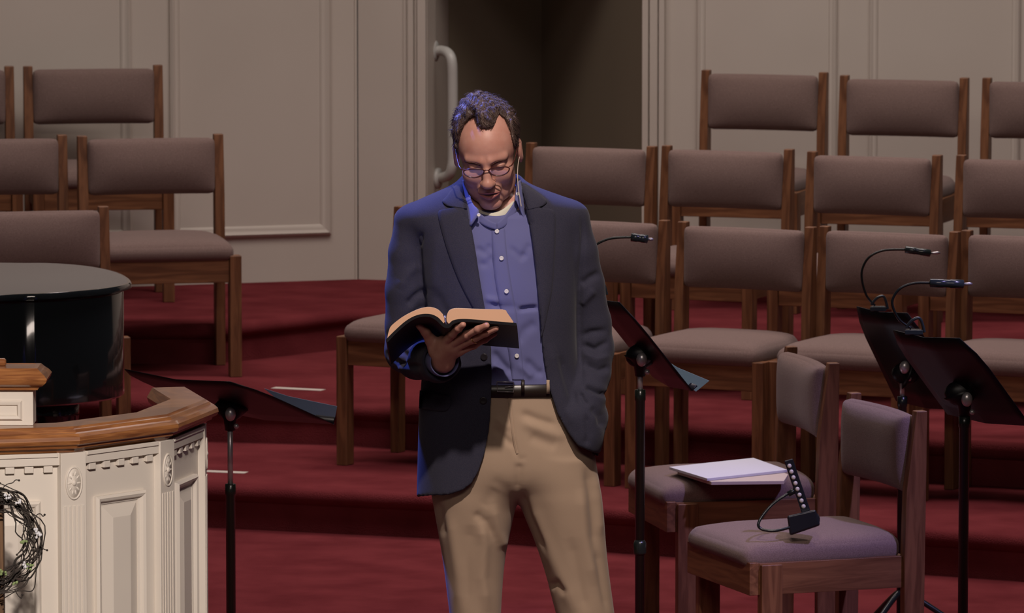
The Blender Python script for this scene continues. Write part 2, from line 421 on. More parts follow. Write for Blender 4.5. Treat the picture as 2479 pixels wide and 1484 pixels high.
# ------------------------------------------------------------------ chairs
def make_chair(front_apron=False):
    t = empty('choir_chair')
    W_ = 0.265
    for s in (-1, 1):
        b = MB()
        b.prism([(0.185, 0), (0.236, 0), (0.244, 0.855), (0.214, 0.855), (0.188, 0.63), (0.183, 0.44)], 0, s * (W_ - 0.035), s * W_)
        b.build('back_post', M['oak_post'], t, bevel=0.003)
    for s in (-1, 1):
        b = MB()
        if front_apron: b.box(min(s * 0.229, s * W_), max(s * 0.229, s * W_), -0.205, -0.148, 0, 0.437)
        else: b.box(min(s * 0.223, s * W_), max(s * 0.223, s * W_), -0.205, -0.150, 0, 0.443)
        b.build('leg', M['oak_post'], t, bevel=0.003)
    for s in (-1, 1):
        b = MB()
        y0 = -0.207 if front_apron else -0.150
        b.box(min(s * 0.226, s * 0.250), max(s * 0.226, s * 0.250), y0, 0.184, 0.35, 0.440)
        if front_apron: b.box(min(s * 0.2265, s * 0.2285), max(s * 0.2265, s * 0.2285), -0.205, -0.148, 0.35, 0.437)
        b.build('side_rail', M['oak_rail_y'], t, bevel=0.002)
    b = MB()
    if front_apron: b.box(-0.250, 0.250, -0.233, -0.2075, 0.35, 0.443)
    else: b.box(-0.222, 0.222, -0.195, -0.170, 0.345, 0.428)
    b.build('front_apron', M['oak_rail_x'], t, bevel=0.002)
    MB().box(-0.228, 0.228, 0.195, 0.220, 0.36, 0.43).build('back_apron', M['oak_rail_x'], t, bevel=0.002)
    def seat(p, q):
        if q.z > 0: p.z += 0.018 * (1 - q.x ** 4) * (1 - max(0, -q.y) ** 4) - 0.012 * max(0, -q.y - 0.5)
        if abs(q.x) > 0.8 and q.y > 0.6: p.x *= 0.97
        return p
    b = MB(); yf = -0.242 if front_apron else -0.210
    b.cushion((0, (yf + 0.188) / 2, 0.457), 0.240, (0.188 - yf) / 2, 0.035, 0.030, 14, seat)
    b.build('seat', M['fabric'], t)
    def back(p, q):
        cv = 0.020 * (1 - q.x * q.x)
        bulge = (0.026 * (1 - q.z ** 4) if front_apron else 0.030 * (1 - q.z ** 2)) * (1 - q.x ** 4) if q.y < 0 else 0
        p.y += cv - bulge
        return p
    b = MB(); b.cushion((0, 0.204, 0.730 if front_apron else 0.740), 0.231, 0.021, 0.112 if front_apron else 0.103, 0.020, 14, back)
    b.build('backrest', M['fabric'], t)
    return t

chair0 = make_chair(); chairF = make_chair(True)
usedc = set()
def place_chair(proto, local, world, yaw, lab, group, s=(1, 1, 1), z=0.0):
    """put the chair so that its local point lands over the world point"""
    t = proto if proto.name not in usedc else copy_tree(proto)
    usedc.add(proto.name)
    a = math.radians(yaw); lx, ly = local[0] * s[0], local[1] * s[1]
    t.rotation_euler = (0, 0, a); t.scale = s
    t.location = (world.x - (lx * math.cos(a) - ly * math.sin(a)), world.y - (lx * math.sin(a) + ly * math.cos(a)), z)
    tag(t, lab, 'chair', group); return t

GR = 'mauve upholstered oak choir chairs on the steps'
PL, PR = (-0.248, 0.229), (0.248, 0.229)
# front row, from the aisle chair rightwards
SR_ = (0.94, 1, 1)
place_chair(chair0, (-0.245, -0.178), P(835, 1125, z=H1), -27, 'oak choir chair half hidden behind the man, its seat corner left of him', GR, SR_, z=H1)
for u, v, lab in ((1308, 520, 'front-row choir chair just right of the standing man, behind his elbow'),
                  (1655, 536, 'front-row choir chair directly behind the middle music stand pole'),
                  (1998, 547, 'front-row choir chair above and behind the chair with papers'),
                  (2342, 557, 'front-row choir chair cut by the right edge, behind the two music stands')):
    place_chair(chair0, PL, P(u, v, z=H1 + 0.855), -26, lab, GR, SR_, z=H1)
for u, v, lab in ((1287, 345, 'second-row choir chair beside the man\'s ear, in front of the dark doorway'),
                  (1615, 352, 'second-row choir chair just right of the dark doorway'),
                  (1967, 366, 'second-row choir chair above the rear gooseneck lamp, between the doorway chair and the cut-off one'),
                  (2328, 375, 'second-row choir chair cut by the right edge')):
    place_chair(chair0, PL, P(u, v, z=H2 + 0.855), -22, lab, GR, SR_, z=H2)
for u, v, lab in ((1710, 169, 'back-row choir chair nearest the doorway on the right side'),
                  (2045, 182, 'back-row choir chair in the middle of the right wall'),
                  (2390, 188, 'back-row choir chair at the right edge of the photo')):
    w = P(u, v, z=H3 + 0.885)
    place_chair(chair0, PL, w, -18, lab, GR, (0.94, 1, 1.035), z=H3)
for u, v, z, lab in ((382, 157, H3, 'back-row choir chair with dark shaded back against the left wall'),
                     (22, 160, H3, 'back-row choir chair at the upper left corner, only its right post in view'),
                     (528, 324, H2, 'second-row choir chair left of the doorway with its whole seat in view'),
                     (150, 326, H2, 'second-row choir chair cut by the left edge'),
                     (250, 499, H1, 'front-row choir chair rising behind the black piano')):
    place_chair(chair0, PR, P(u, v, z=z + (0.885 if z == H3 else 0.855)), {H3: 9, H2: 11.5, H1: 13.5}[z], lab, GR, (1.02, 1, 1.035 if z == H3 else 1.0), z=z)
SF_ = (0.92, 1.087, 0.9625)
GF = 'oak chairs on the stage floor facing left'
place_chair(chairF, (0.250, -0.176), P(1664, 1219, z=0.437 * 0.9625), -77, 'oak side-facing chair with a stack of papers on its seat', GF, SF_)
place_chair(chairF, (0.250, -0.176), P(1866, 1366, z=0.437 * 0.9625), -70, 'nearest oak chair with a small clip lamp lying on its lavender-lit seat', GF, SF_)

# ------------------------------------------------------------------ music stands
def stand(u, knob_v, Y, chrome, TL, w, d, wY, dY, lab, folder=None, fmat=None):
    k = P(u, knob_v, Y=Y); base = Vector((k.x, k.y, 0))
    t = empty('music_stand', base, label=lab, cat='music stand', group='black music stands')
    inv = Matrix.Translation(-base)
    z0 = P(u, chrome[0], Y=Y).z; z1 = P(u, chrome[1], Y=Y).z
    b = MB(); b.M = inv
    b.tube([Vector((k.x, k.y, z1 - 0.02)), Vector((k.x, k.y, k.z - 0.01))], 0.0075, 14); b.build('inner_tube', M['chrome'], t)
    b = MB(); b.M = inv
    b.lathe([(0.0132, 0.06), (0.0132, z1 - 0.03), (0.0148, z1 - 0.028), (0.0148, z1), (0.009, z1 + 0.002)], (k.x, k.y, 0), 18)
    if u > 1400 and u < 1700: b.lathe([(0.016, 0.455), (0.0175, 0.46), (0.0175, 0.485), (0.013, 0.495)], (k.x, k.y, 0), 18)
    b.build('outer_tube', M['black_tube'], t)
    for i in range(3):
        a = 2.0 + i * 2 * PI / 3
        b = MB(); b.M = inv
        b.tube(catmull([base + Vector((0, 0, 0.16)), base + Vector((math.cos(a) * 0.06, math.sin(a) * 0.06, 0.13)), base + Vector((math.cos(a) * 0.24, math.sin(a) * 0.24, 0.012))], 5), 0.0085, 8)
        b.build('foot', M['black_tube'], t)
    # desk plate: parallelogram with folded rim
    c = [P(TL[0], TL[1], Y=Y + 0.0 + (-wY - dY) / 2), None, None, None]
    Y0 = Y - (wY + dY) / 2 + 0.0
    c = [P(TL[0], TL[1], Y=Y0), P(TL[0] + w[0], TL[1] + w[1], Y=Y0 + wY), P(TL[0] + w[0] + d[0], TL[1] + w[1] + d[1], Y=Y0 + wY + dY), P(TL[0] + d[0], TL[1] + d[1], Y=Y0 + dY)]
    ev = (c[1] - c[0]); dv = (c[3] - c[0]); n = ev.cross(dv).normalized()
    if n.y < 0: n = -n                                # away from the viewer = music side
    b = MB(); b.M = inv
    def G(s, q, h=0.0): return c[0] + ev * s + dv * q + n * h
    vs = []; nx, ny = 12, 6
    for side in (0, 1):
        for j in range(ny + 1):
            for i in range(nx + 1):
                s, q = i / nx, j / ny
                if side == 0 or True:
                    # clipped upper corners
                    cut = 0.10 * max(0, 0.22 - q) / 0.22
                    s2 = cut + (1 - 2 * cut) * s
                h = -0.012 * (1 - abs(2 * s - 1)) + (0.002 if side else 0)
                vs.append(G(s2, q, h))
    fs = []; m = (nx + 1) * (ny + 1)
    for j in range(ny):
        for i in range(nx):
            a = j * (nx + 1) + i
            fs.append((a, a + 1, a + nx + 2, a + nx + 1)); fs.append((m + a, m + a + nx + 1, m + a + nx + 2, m + a + 1))
    rim = [i for i in range(nx + 1)] + [j * (nx + 1) + nx for j in range(1, ny + 1)] + [ny * (nx + 1) + i for i in range(nx - 1, -1, -1)] + [j * (nx + 1) for j in range(ny - 1, 0, -1)]
    for i in range(len(rim)):
        a, e = rim[i], rim[(i + 1) % len(rim)]; fs.append((a, m + a, m + e, e))
    b.add(vs, fs)
    b.build('desk', M['black_metal'], t)
    b = MB(); b.M = inv                                # lip that carries the music
    b.hexa([G(0, 1, 0), G(1, 1, 0), G(1, 1, 0.02), G(0, 1, 0.02), G(0, 0.992, 0), G(1, 0.992, 0), G(1, 0.985, 0.02), G(0, 0.985, 0.02)])
    b.build('lip', M['black_metal'], t)
    b = MB(); b.M = inv                                # bracket behind the desk
    ctr = G(0.5, 0.62, -0.02); kk = k + Vector((0.0, 0, -0.02))
    b.tube([kk + Vector((0, 0, -0.03)), kk, kk + (ctr - kk) * 0.5, ctr], [0.014, 0.018, 0.032, 0.048], 12)
    b.ball(ctr, 0.042, 16, (1, 0.5, 0.8))
    b.build('bracket', M['black_metal'], t)
    b = MB(); b.M = inv; b.ball(k + Vector((0.003, -0.045, 0)), 0.0155, 18, (0.95, 0.75, 1.25)); b.build('knob', M['chrome'], t, label='polished round tilt knob')
    b = MB(); b.M = inv; b.ball(k + Vector((0.018, -0.024, -0.036)), 0.0075, 12); b.build('screw', M['chrome'], t)
    if folder:
        p = [P(a, e, Y=Y0 + wY + dY + 0.05) for a, e in folder]
        o = MB().prism([(q.x, q.z) for q in p], 1, p[0].y, p[0].y + 0.006).build('sheet_folder', M[fmat], smooth=False)
        return t, c, o
    return t, c, None

st1 = stand(557, 998, 16.6, (1045, 1172), (270, 891), (320, 38), (218, 97), -0.355, 0.25, 'black music stand behind the pulpit rail, left of the man', [(640, 941), (700, 960), (816, 984), (808, 1028), (700, 990)], 'folder_blue')
tag(st1[2], 'grey-blue folder sticking out of the music stand behind the pulpit', 'folder')
st2 = stand(1550, 866, 16.3, (915, 944), (1415, 705), (93, 30), (165, 208), -0.31, 0.06, 'black music stand right beside the man\'s pocketed arm', [(1612, 872), (1640, 890), (1717, 922), (1685, 948), (1650, 925)], 'folder_green')
tag(st2[2], 'grey-green folder sticking out of the music stand beside the man', 'folder')
st3 = stand(2185, 885, 17.6, (905, 960), (2058, 740), (154, 20), (111, 231), -0.23, 0.107, 'rear black music stand of the pair at the right, partly behind the other')
st4 = stand(2335, 962, 15.7, (990, 1008), (2142, 797), (201, 25), (151, 206), -0.30, 0.12, 'front black music stand of the pair at the right, at the photo edge')

# clip lamps
def clip_lamp(neck, h0, h1, tip, clip, st, lab, r=0.0105):
    c = st[1]; Y = (c[0].y + c[1].y) / 2              # gripping the upper edge of that stand's desk
    for _ in range(6):
        w_ = P(clip[0], clip[1], Y=Y); t_ = (w_.x - c[0].x) / (c[1].x - c[0].x); Y = c[0].y + (c[1].y - c[0].y) * t_
    base = P(clip[0], clip[1], Y=Y); base.z = c[0].z + (c[1].z - c[0].z) * t_ + 0.003
    t = empty('clip_lamp', base, label=lab, cat='lamp', group='gooseneck clip lamps on the music stands')
    inv = Matrix.Translation(-base)
    b = MB(); b.M = inv; b.tube(catmull([P(u, v, Y=Y) for u, v in neck], 8), 0.0035, 8); b.build('gooseneck', M['black_tube'], t)
    a, c, e = P(h0[0], h0[1], Y=Y), P(h1[0], h1[1], Y=Y), P(tip[0], tip[1], Y=Y)
    d = (c - a)
    b = MB(); b.M = inv; b.tube([a - d * 0.02, a, a + d * 0.38, a + d * 0.42, a + d * 0.58, a + d * 0.62, c, c + d * 0.02], [r * 0.7, r, r, r * 0.92, r * 0.92, r, r, r * 0.7], 16)
    b.build('lamp_head', M['teal_shine_plastic'], t)
    b = MB(); b.M = inv; b.tube([c, c + (e - c) * 0.35, c + (e - c) * 0.7, e], [r * 0.3, r * 0.35, r * 0.42, r * 0.2], 10); b.build('switch_tip', M['chrome'], t)
    b = MB(); b.M = inv
    b.box(base.x - 0.024, base.x + 0.024, base.y - 0.010, base.y - 0.004, base.z - 0.007, base.z + 0.005)
    b.box(base.x - 0.020, base.x + 0.020, base.y + 0.004, base.y + 0.012, base.z - 0.010, base.z + 0.006)
    b.tube(catmull([base + Vector((-0.02, 0, 0.01)), base + Vector((-0.004, -0.004, 0.030)), base + Vector((0.016, -0.004, 0.034)), base + Vector((0.028, 0, -0.002))], 5), 0.0045, 8)
    b.build('clip', M['teal_shine_plastic'], t, bevel=0.002)
    return t
clip_lamp([(2118, 740), (2098, 716), (2087, 680), (2088, 650), (2105, 622), (2140, 606), (2192, 604)], (2192, 604), (2252, 613), (2277, 612), (2126, 742), st3, 'curved gooseneck lamp clipped to the rear stand of the right pair')
clip_lamp([(2206, 795), (2178, 775), (2162, 745), (2162, 722), (2180, 698), (2212, 686), (2252, 685)], (2252, 685), (2332, 688), (2354, 687), (2212, 797), st4, 'lower gooseneck lamp clipped to the front stand of the right pair', 0.0115)
clip_lamp([(1440, 706), (1412, 660), (1418, 612), (1447, 590), (1480, 577), (1530, 574)], (1528, 574), (1568, 579), (1582, 580), (1444, 706), st2, 'gooseneck lamp reaching out from behind the man\'s shoulder', 0.0115)

# papers on the middle chair, lamp on the near chair
zs = 0.510 * 0.9625 - 0.001
def sheet_stack(name, pts, z, th, m, lab, cat, grp=None):
    p = [P(u, v, z=z) for u, v in pts]
    ar = sum(p[i].x * p[(i + 1) % len(p)].y - p[(i + 1) % len(p)].x * p[i].y for i in range(len(p)))
    if ar < 0: p = p[::-1]
    o = MB().prism([(q.x, q.y) for q in p], 2, z - th, z).build(name, m, smooth=False, bevel=0.001)
    return tag(o, lab, cat, grp)
sheet_stack('sheet_folder', [(1640, 1140), (1830, 1118), (1908, 1148), (1898, 1164), (1722, 1166)], zs + 0.011, 0.010, M['paper_tan'], 'tan folder under the white papers on the side-facing chair', 'folder')
sheet_stack('paper_stack', [(1620, 1130), (1824, 1108), (1906, 1137), (1712, 1158)], zs + 0.0195, 0.008, M['paper'], 'white papers on top of the folder on the side-facing chair seat', 'paper')

zt = 0.510 * 0.9625
cb = P(1945, 1270, z=zt + 0.03)
cl = empty('clip_lamp', (cb.x, cb.y, zt), label='black clip lamp with a row of small bulbs lying on the near chair seat', cat='lamp')
inv = Matrix.Translation(-Vector((cb.x, cb.y, zt)))
Yc = cb.y
def PP(u, v, dy=0.0): return P(u, v, Y=Yc + dy)
b = MB(); b.M = inv
def quad_prism(b, pts, dy0, dy1):
    p = [PP(u, v, dy0) for u, v in pts]; q = [PP(u, v, dy1) for u, v in pts]
    b.hexa([p[3], p[2], q[2], q[3], p[0], p[1], q[1], q[0]])
quad_prism(b, [(1898, 1116), (1919, 1110), (1962, 1236), (1941, 1243)], 0.0, 0.022)
b.build('light_bar', M['plastic'], cl, bevel=0.003)
M['led'] = mat('pale_bulb_strip', (0.72, 0.66, 0.52, 1), 0.25, 0.5)
for i in range(8):
    t_ = i / 8
    u, v = 1910 + 39 * t_ + 1, 1124 + 112 * t_
    b = MB(); b.M = inv; b.ball(PP(u, v + 4, 0.0), 0.0062, 10, (1, 0.5, 1)); b.build('bulb', M['led'], cl)
b = MB(); b.M = inv
quad_prism(b, [(1905, 1249), (1975, 1233), (1986, 1272), (1912, 1297)], -0.035, 0.02)
b.ball(PP(1968, 1258, -0.005), 0.022, 14, (0.9, 1.0, 1.0))
b.build('clip', M['plastic'], cl, bevel=0.006)
b = MB(); b.M = inv
b.tube(catmull([PP(1925, 1188, 0.01), PP(1900, 1200, 0.0), PP(1866, 1225, -0.01), PP(1838, 1262, -0.03), PP(1842, 1280, -0.035), PP(1875, 1285, -0.04), PP(1915, 1276, -0.03)], 8), 0.0042, 8)
b.tube([PP(1930, 1184, 0.012), PP(1908, 1197, 0.004)], 0.008, 10)
b.build('gooseneck', M['black_tube'], cl)

# ------------------------------------------------------------------ grand piano
pn = empty('grand_piano', (-2.3, 18.2, 0), label='black lacquered grand piano at the left, its curved tail towards the man', cat='piano')
inv = Matrix.Translation(-Vector((-2.3, 18.2, 0)))
zl = 1.0
oc = [P(u, v, z=zl) for u, v in ((0, 714), (100, 710), (200, 703), (265, 696), (303, 689), (318, 682), (311, 671), (280, 656), (215, 643), (120, 636), (0, 635))]
oc = [Vector((-3.6, 17.0, zl)), Vector((-2.6, 17.25, zl)), Vector((-2.0, 17.55, zl))] + oc + [Vector((-2.2, 19.05, zl)), Vector((-3.6, 19.1, zl))]
outl = [(p.x, p.y) for p in catmull(oc, 6)]
cxy = (-2.3, 18.15)
def inset(o, d):
    res = []; n = len(o)
    for i in range(n):
        a, c = Vector(o[i - 1]), Vector(o[(i + 1) % n]); t_ = (c - a).normalized(); res.append((o[i][0] - t_.y * d, o[i][1] + t_.x * d))
    return res
def loops(b, prof):          # prof: (inset, z), solid loft of the outline
    n = len(outl); vs = []
    for d, z in prof: vs += [(x, y, z) for x, y in inset(outl, d)]
    fs = [list(range(n))[::-1]]
    for i in range(len(prof) - 1):
        for k in range(n): fs.append((i * n + k, i * n + (k + 1) % n, (i + 1) * n + (k + 1) % n, (i + 1) * n + k))
    fs.append([(len(prof) - 1) * n + k for k in range(n)]); b.add(vs, fs)
b = MB(); b.M = inv; loops(b, [(0.010, zl - 0.022), (0.0, zl - 0.018), (0.0, zl - 0.006), (0.004, zl - 0.001), (0.012, zl)])
o = b.build('lid', [M['black_lacquer'], M['lid_reflection']], pn); o.data.polygons[len(o.data.polygons) - 1].material_index = 1; o.modifiers.new('es', 'EDGE_SPLIT').split_angle = 0.7
b = MB(); b.M = inv; loops(b, [(0.030, 0.655), (0.024, 0.66), (0.024, zl - 0.030), (0.030, zl - 0.0225)])
o = b.build('rim', M['black_lacquer'], pn); o.modifiers.new('es', 'EDGE_SPLIT').split_angle = 0.7
for (x, y) in ((-1.38, 18.25), (-3.2, 17.45), (-3.2, 18.8)):
    b = MB(); b.M = inv; b.lathe([(0.035, 0.06), (0.04, 0.10), (0.045, 0.3), (0.062, 0.56), (0.07, 0.60), (0.07, 0.64)], (x, y, 0), 20)
    L_ = b.build('leg', M['black_lacquer'], pn)
    b = MB(); b.M = inv; b.tube([(x - 0.014, y, 0.028), (x + 0.014, y, 0.028)], 0.028, 16); b.box(x - 0.02, x + 0.02, y - 0.01, y + 0.01, 0.03, 0.065)
    b.build('caster', M['chrome'], L_)
# ------------------------------------------------------------------ pulpit
ZC = 1.04
cp = [P(u, v, z=ZC) for u, v in ((-175, 1040), (162, 1029), (377, 1001), (466, 966), (418, 937))]
am, bm_ = Vector((cp[0].x, cp[0].y)), Vector((cp[1].x, cp[1].y)); axm = (am + bm_) / 2; dn = (bm_ - am).normalized()
def mirrored(p): q = Vector((p.x, p.y)) - axm; q = q - dn * (2 * q.dot(dn)) + axm; return (q.x, q.y)
path = [mirrored(cp[4]), mirrored(cp[3]), mirrored(cp[2])] + [(p.x, p.y) for p in cp]
pu = empty('pulpit', (axm.x, axm.y + 0.35, 0), label='cream panelled pulpit with a varnished wooden rail at the lower left', cat='pulpit')
inv = Matrix.Translation(-Vector(pu.location))
capp = [(-0.052, 0), (0.030, 0), (0.034, -0.005), (0.040, -0.006), (0.044, -0.013), (0.054, -0.015), (0.061, -0.022), (0.063, -0.031), (0.059, -0.040), (0.048, -0.045), (0.046, -0.051), (0.036, -0.054), (0.030, -0.062), (-0.030, -0.062), (-0.040, -0.052), (-0.050, -0.048), (-0.062, -0.036), (-0.066, -0.024), (-0.058, -0.010)]
b = MB(); b.M = inv
b.sweep(path, [(o, ZC + z) for o, z in capp][::-1])
o = b.build('hand_rail', M['cap'], pu); o.modifiers.new('es', 'EDGE_SPLIT').split_angle = math.radians(23)
WO = 0.022
b = MB(); b.M = inv
b.sweep(path, [(WO, ZC - 0.062), (-0.022, ZC - 0.062), (-0.022, 0.0), (WO, 0.0)])
b.build('wall', M['cream'], pu, smooth=False)
# mitred outer corner points
def mitre(pts, off):
    P2 = [Vector(p) for p in pts]; out = []
    for i in range(len(P2)):
        a = (P2[i] - P2[i - 1]).normalized() if i else (P2[1] - P2[0]).normalized()
        c = (P2[i + 1] - P2[i]).normalized() if i < len(P2) - 1 else a
        na = Vector((a.y, -a.x)); nb = Vector((c.y, -c.x)); mm = (na + nb) / (1 + na.dot(nb)); out.append(P2[i] + mm * off)
    return out
oc2 = mitre(path, WO)
ZT = ZC - 0.062
for i in range(7):
    a, c = Vector((oc2[i].x, oc2[i].y, 0)), Vector((oc2[i + 1].x, oc2[i + 1].y, 0))
    d = c - a; L_ = d.length
    x0, x1 = 0.036, L_ - 0.036
    if i == 6: x1 = L_
    if i == 0: x0 = 0.004
    b = MB(); b.M = inv @ frame_matrix(a, d)
    # cornice band with dentils
    b.box(x0 - 0.004, x1 + 0.004, -0.014, 0, ZT - 0.030, ZT)
    b.box(x0, x1, -0.018, 0, ZT - 0.010, ZT - 0.0)
    n = max(3, int(round((x1 - x0) / 0.047))); 
    for k in range(n):
        xc = x0 + (x1 - x0) * (k + 0.5) / n
        b.box(xc - 0.011, xc + 0.011, -0.011, 0, ZT - 0.047, ZT - 0.031)
    b.build('cornice', M['cream'], pu, bevel=0.0015)
    b = MB(); b.M = inv @ frame_matrix(a, d)
    w = x1 - x0; pa, pb = x0 + w * 0.15, x1 - w * 0.15
    zt_, zb_ = ZT - 0.115, 0.16
    rect_mould(b, pa, pb, zb_, zt_, 0.026, 0.016, [(0, 0), (0, 0.009), (-0.006, 0.015), (-0.013, 0.012), (-0.017, 0.004), (-0.022, 0.002), (-0.022, 0)])
    # raised field with bevelled border
    qa, qb, za, zb2 = pa + 0.026, pb - 0.026, zb_ + 0.026, zt_ - 0.026
    e = min(0.030, (qb - qa) * 0.25)
    b.add([(qa, -0.001, za), (qb, -0.001, za), (qb, -0.001, zb2), (qa, -0.001, zb2), (qa + e, -0.011, za + e), (qb - e, -0.011, za + e), (qb - e, -0.011, zb2 - e), (qa + e, -0.011, zb2 - e)],
          [(0, 1, 5, 4), (1, 2, 6, 5), (2, 3, 7, 6), (3, 0, 4, 7), (4, 5, 6, 7)])
    o = b.build('raised_panel', M['cream'], pu); o.modifiers.new('es', 'EDGE_SPLIT').split_angle = 0.3
for i in range(1, 7):
    a = (Vector(path[i]) - Vector(path[i - 1])).normalized(); c = (Vector(path[i + 1]) - Vector(path[i])).normalized()
    dd = Vector((a.x + c.x, a.y + c.y, 0)).normalized(); ctr = Vector((oc2[i].x, oc2[i].y, 0))
    b = MB(); b.M = inv @ frame_matrix(ctr, dd)
    b.box(-0.034, 0.034, -0.010, 0.02, 0.02, ZT - 0.001)
    b.box(-0.038, 0.038, -0.016, 0.02, 0.0, 0.12)
    b.build('pilaster', M['cream'], pu, bevel=0.002)
    pil = pu.children[-1]
    b = MB(); b.M = inv @ frame_matrix(ctr, dd)
    for k in range(5):
        xc = -0.0235 + k * 0.01175
        b.box(xc - 0.0035, xc + 0.0035, -0.0122, -0.0095, 0.14, ZT - 0.128)
    o = b.build('fluting', M['cream'], None, bevel=0.0012); o.parent = pil
    b = MB(); b.M = inv @ frame_matrix(ctr + Vector((0, 0, ZT - 0.074)), dd)
    K = b.M.copy()
    ring = [(math.cos(t_) * 0.0205, -0.011, math.sin(t_) * 0.038) for t_ in [2 * PI * q / 36 for q in range(36)]]
    b.tube(ring, 0.0028, 8, closed=True)
    b.ball((0, -0.011, 0), 0.0062, 12, (1, 0.8, 1.2))
    for q in range(10):
        t_ = 2 * PI * q / 10
        b.M = K @ Matrix.Translation((math.cos(t_) * 0.0125, -0.010, math.sin(t_) * 0.0235)) @ Matrix.Rotation(-math.atan2(math.sin(t_) * 1.6, math.cos(t_)), 4, 'Y')
        b.ball((0, 0, 0), 0.0075, 10, (1.0, 0.42, 0.42))
    b.M = K; b.prism([(r[0] * 0.96, r[2] * 0.96) for r in ring], 1, -0.0118, -0.006)
    o = b.build('rosette', M['cream'], None); o.parent = pil
# lectern box on the rail
lc = empty('lectern', (0, 0, 0), label='small cream lectern box with a wooden top standing on the pulpit', cat='lectern')
pL = P(80, 1030, z=ZC - 0.0)
pY = pL.y + 0.005
x1 = pL.x; x0 = x1 - 0.36
zt = P(80, 943, Y=pY).z
lc.location = ((x0 + x1) / 2, pY, ZC); inv2 = Matrix.Translation(-Vector(lc.location))
b = MB(); b.M = inv2; b.box(x0, x1, pY, pY + 0.09, ZC + 0.0005, zt)
b.M = inv2 @ Matrix.Translation((0, pY, 0))
rect_mould(b, x0 + 0.028, x1 - 0.026, ZC + 0.012, zt - 0.026, 0.012, 0.008, [(0, 0), (0, 0.003), (-0.004, 0.008), (-0.010, 0.007), (-0.013, 0.0)])
b.build('box', M['cream'], lc, smooth=False)
b = MB(); b.M = inv2
hp = [(0.0, zt - 0.002), (0.012, zt), (0.016, zt + 0.007), (0.024, zt + 0.010), (0.034, zt + 0.020), (0.036, zt + 0.028), (0.030, zt + 0.036), (0.020, zt + 0.044), (0.012, zt + 0.052), (0.0, zt + 0.053)]
pa = [(x0, pY), (x1, pY), (x1, pY + 0.09), (x0, pY + 0.09)]
b.sweep(pa, hp, closed=True)
b.box(x0 + 0.0005, x1 - 0.0005, pY + 0.0005, pY + 0.0895, zt + 0.001, zt + 0.052)
o = b.build('top', M['cap'], lc); o.modifiers.new('es', 'EDGE_SPLIT').split_angle = math.radians(38)
b = MB(); b.M = inv2; q = P(15, 888, Y=pY + 0.05)
b.tube([(x0 + 0.06, pY + 0.05, zt + 0.060), (q.x - 0.004, pY + 0.05, zt + 0.060), (q.x, pY + 0.05, zt + 0.060)], [0.010, 0.010, 0.006], 12)
b.build('book_ledge', M['cap'], lc)

# ------------------------------------------------------------------ wreath on its post
YW = 13.95
wc = P(-28, 1308, Y=YW)
post = MB(); pr = P(9, 1300, Y=YW + 0.06).x; pz = P(0, 1196, Y=YW + 0.06).z
b = MB(); b.box(pr - 0.075, pr, YW + 0.045, YW + 0.085, 0.0, pz)
o = b.build('display_post', M['stake'], bevel=0.003)
tag(o, 'rough brown wooden post behind the twig wreath at the left edge', 'post')
b = MB(); b.box(pr - 0.26, pr + 0.185, YW - 0.05, YW + 0.18, 0.0, 0.03); b.build('foot_board', M['stake'], o, bevel=0.003)
wr = empty('twig_wreath', wc, label='dark twig wreath with tiny white flowers cut by the left edge', cat='wreath')
r2 = random.Random(5)
R0 = 0.102
tw = MB()
def wp(a, rr, dy): return Vector((math.cos(a) * rr, dy, math.sin(a) * rr * 1.02))
for k in range(30):
    ph = r2.random() * 6.28; ph2 = r2.random() * 6.28; am = 0.010 + 0.010 * r2.random(); off = r2.uniform(-0.013, 0.013)
    fr = r2.choice((2, 3, 4)); pts = []
    a0_ = r2.random() * 6.28; span = r2.uniform(3.4, 6.0); n = 46
    for i in range(n):
        a = a0_ + span * i / (n - 1)
        pts.append(wp(a, R0 + off + am * math.sin(fr * a + ph) + 0.003 * math.sin(11 * a + ph2), am * 0.9 * math.cos(fr * a + ph2) + 0.004 * math.sin(9 * a + ph)))
    rr = r2.uniform(0.0011, 0.0029)
    tw.tube(pts, [rr * (1 - 0.5 * abs(2 * i / (n - 1) - 1)) for i in range(n)], 6)
tw.build('twigs', M['twig'], wr)
def wpx(u, v, dy=-0.02): return P(u, v, Y=YW + dy) - wc
for pts in ([(8, 1180), (18, 1172), (30, 1169), (38, 1162), (46, 1163)], [(75, 1250), (84, 1256), (90, 1246), (98, 1244), (104, 1250), (108, 1246)],
            [(12, 1232), (22, 1246), (36, 1254), (48, 1264)], [(36, 1428), (44, 1442), (52, 1448), (54, 1440)], [(98, 1318), (104, 1328), (114, 1332)],
            [(58, 1316), (50, 1332), (41, 1343)], [(80, 1240), (60, 1200), (30, 1184), (0, 1170)], [(95, 1270), (92, 1300), (88, 1380), (80, 1428), (50, 1430), (8, 1436)], [(10, 1448), (30, 1436), (60, 1418), (70, 1400)]):
    b = MB(); b.tube(catmull([wpx(u, v) for u, v in pts], 6), 0.0013, 6); b.ball(wpx(*pts[-1]), 0.0028, 8)
    b.build('tendril', M['twig'], wr)
for (u, v, kind) in ((47, 1218, 0), (88, 1288, 0), (92, 1296, 0), (58, 1312, 1), (62, 1368, 0), (72, 1372, 1), (8, 1384, 1), (38, 1412, 1), (18, 1200, 0)):
    b = MB(); c = wpx(u, v, -0.03)
    for q in range(7):
        b.ball(c + Vector((r2.uniform(-.007, .007), r2.uniform(-.004, .004), r2.uniform(-.007, .007))), 0.0032, 8, (1, 0.6, 1))
    b.build('flower', M['leaf' if kind else 'petal'], wr)
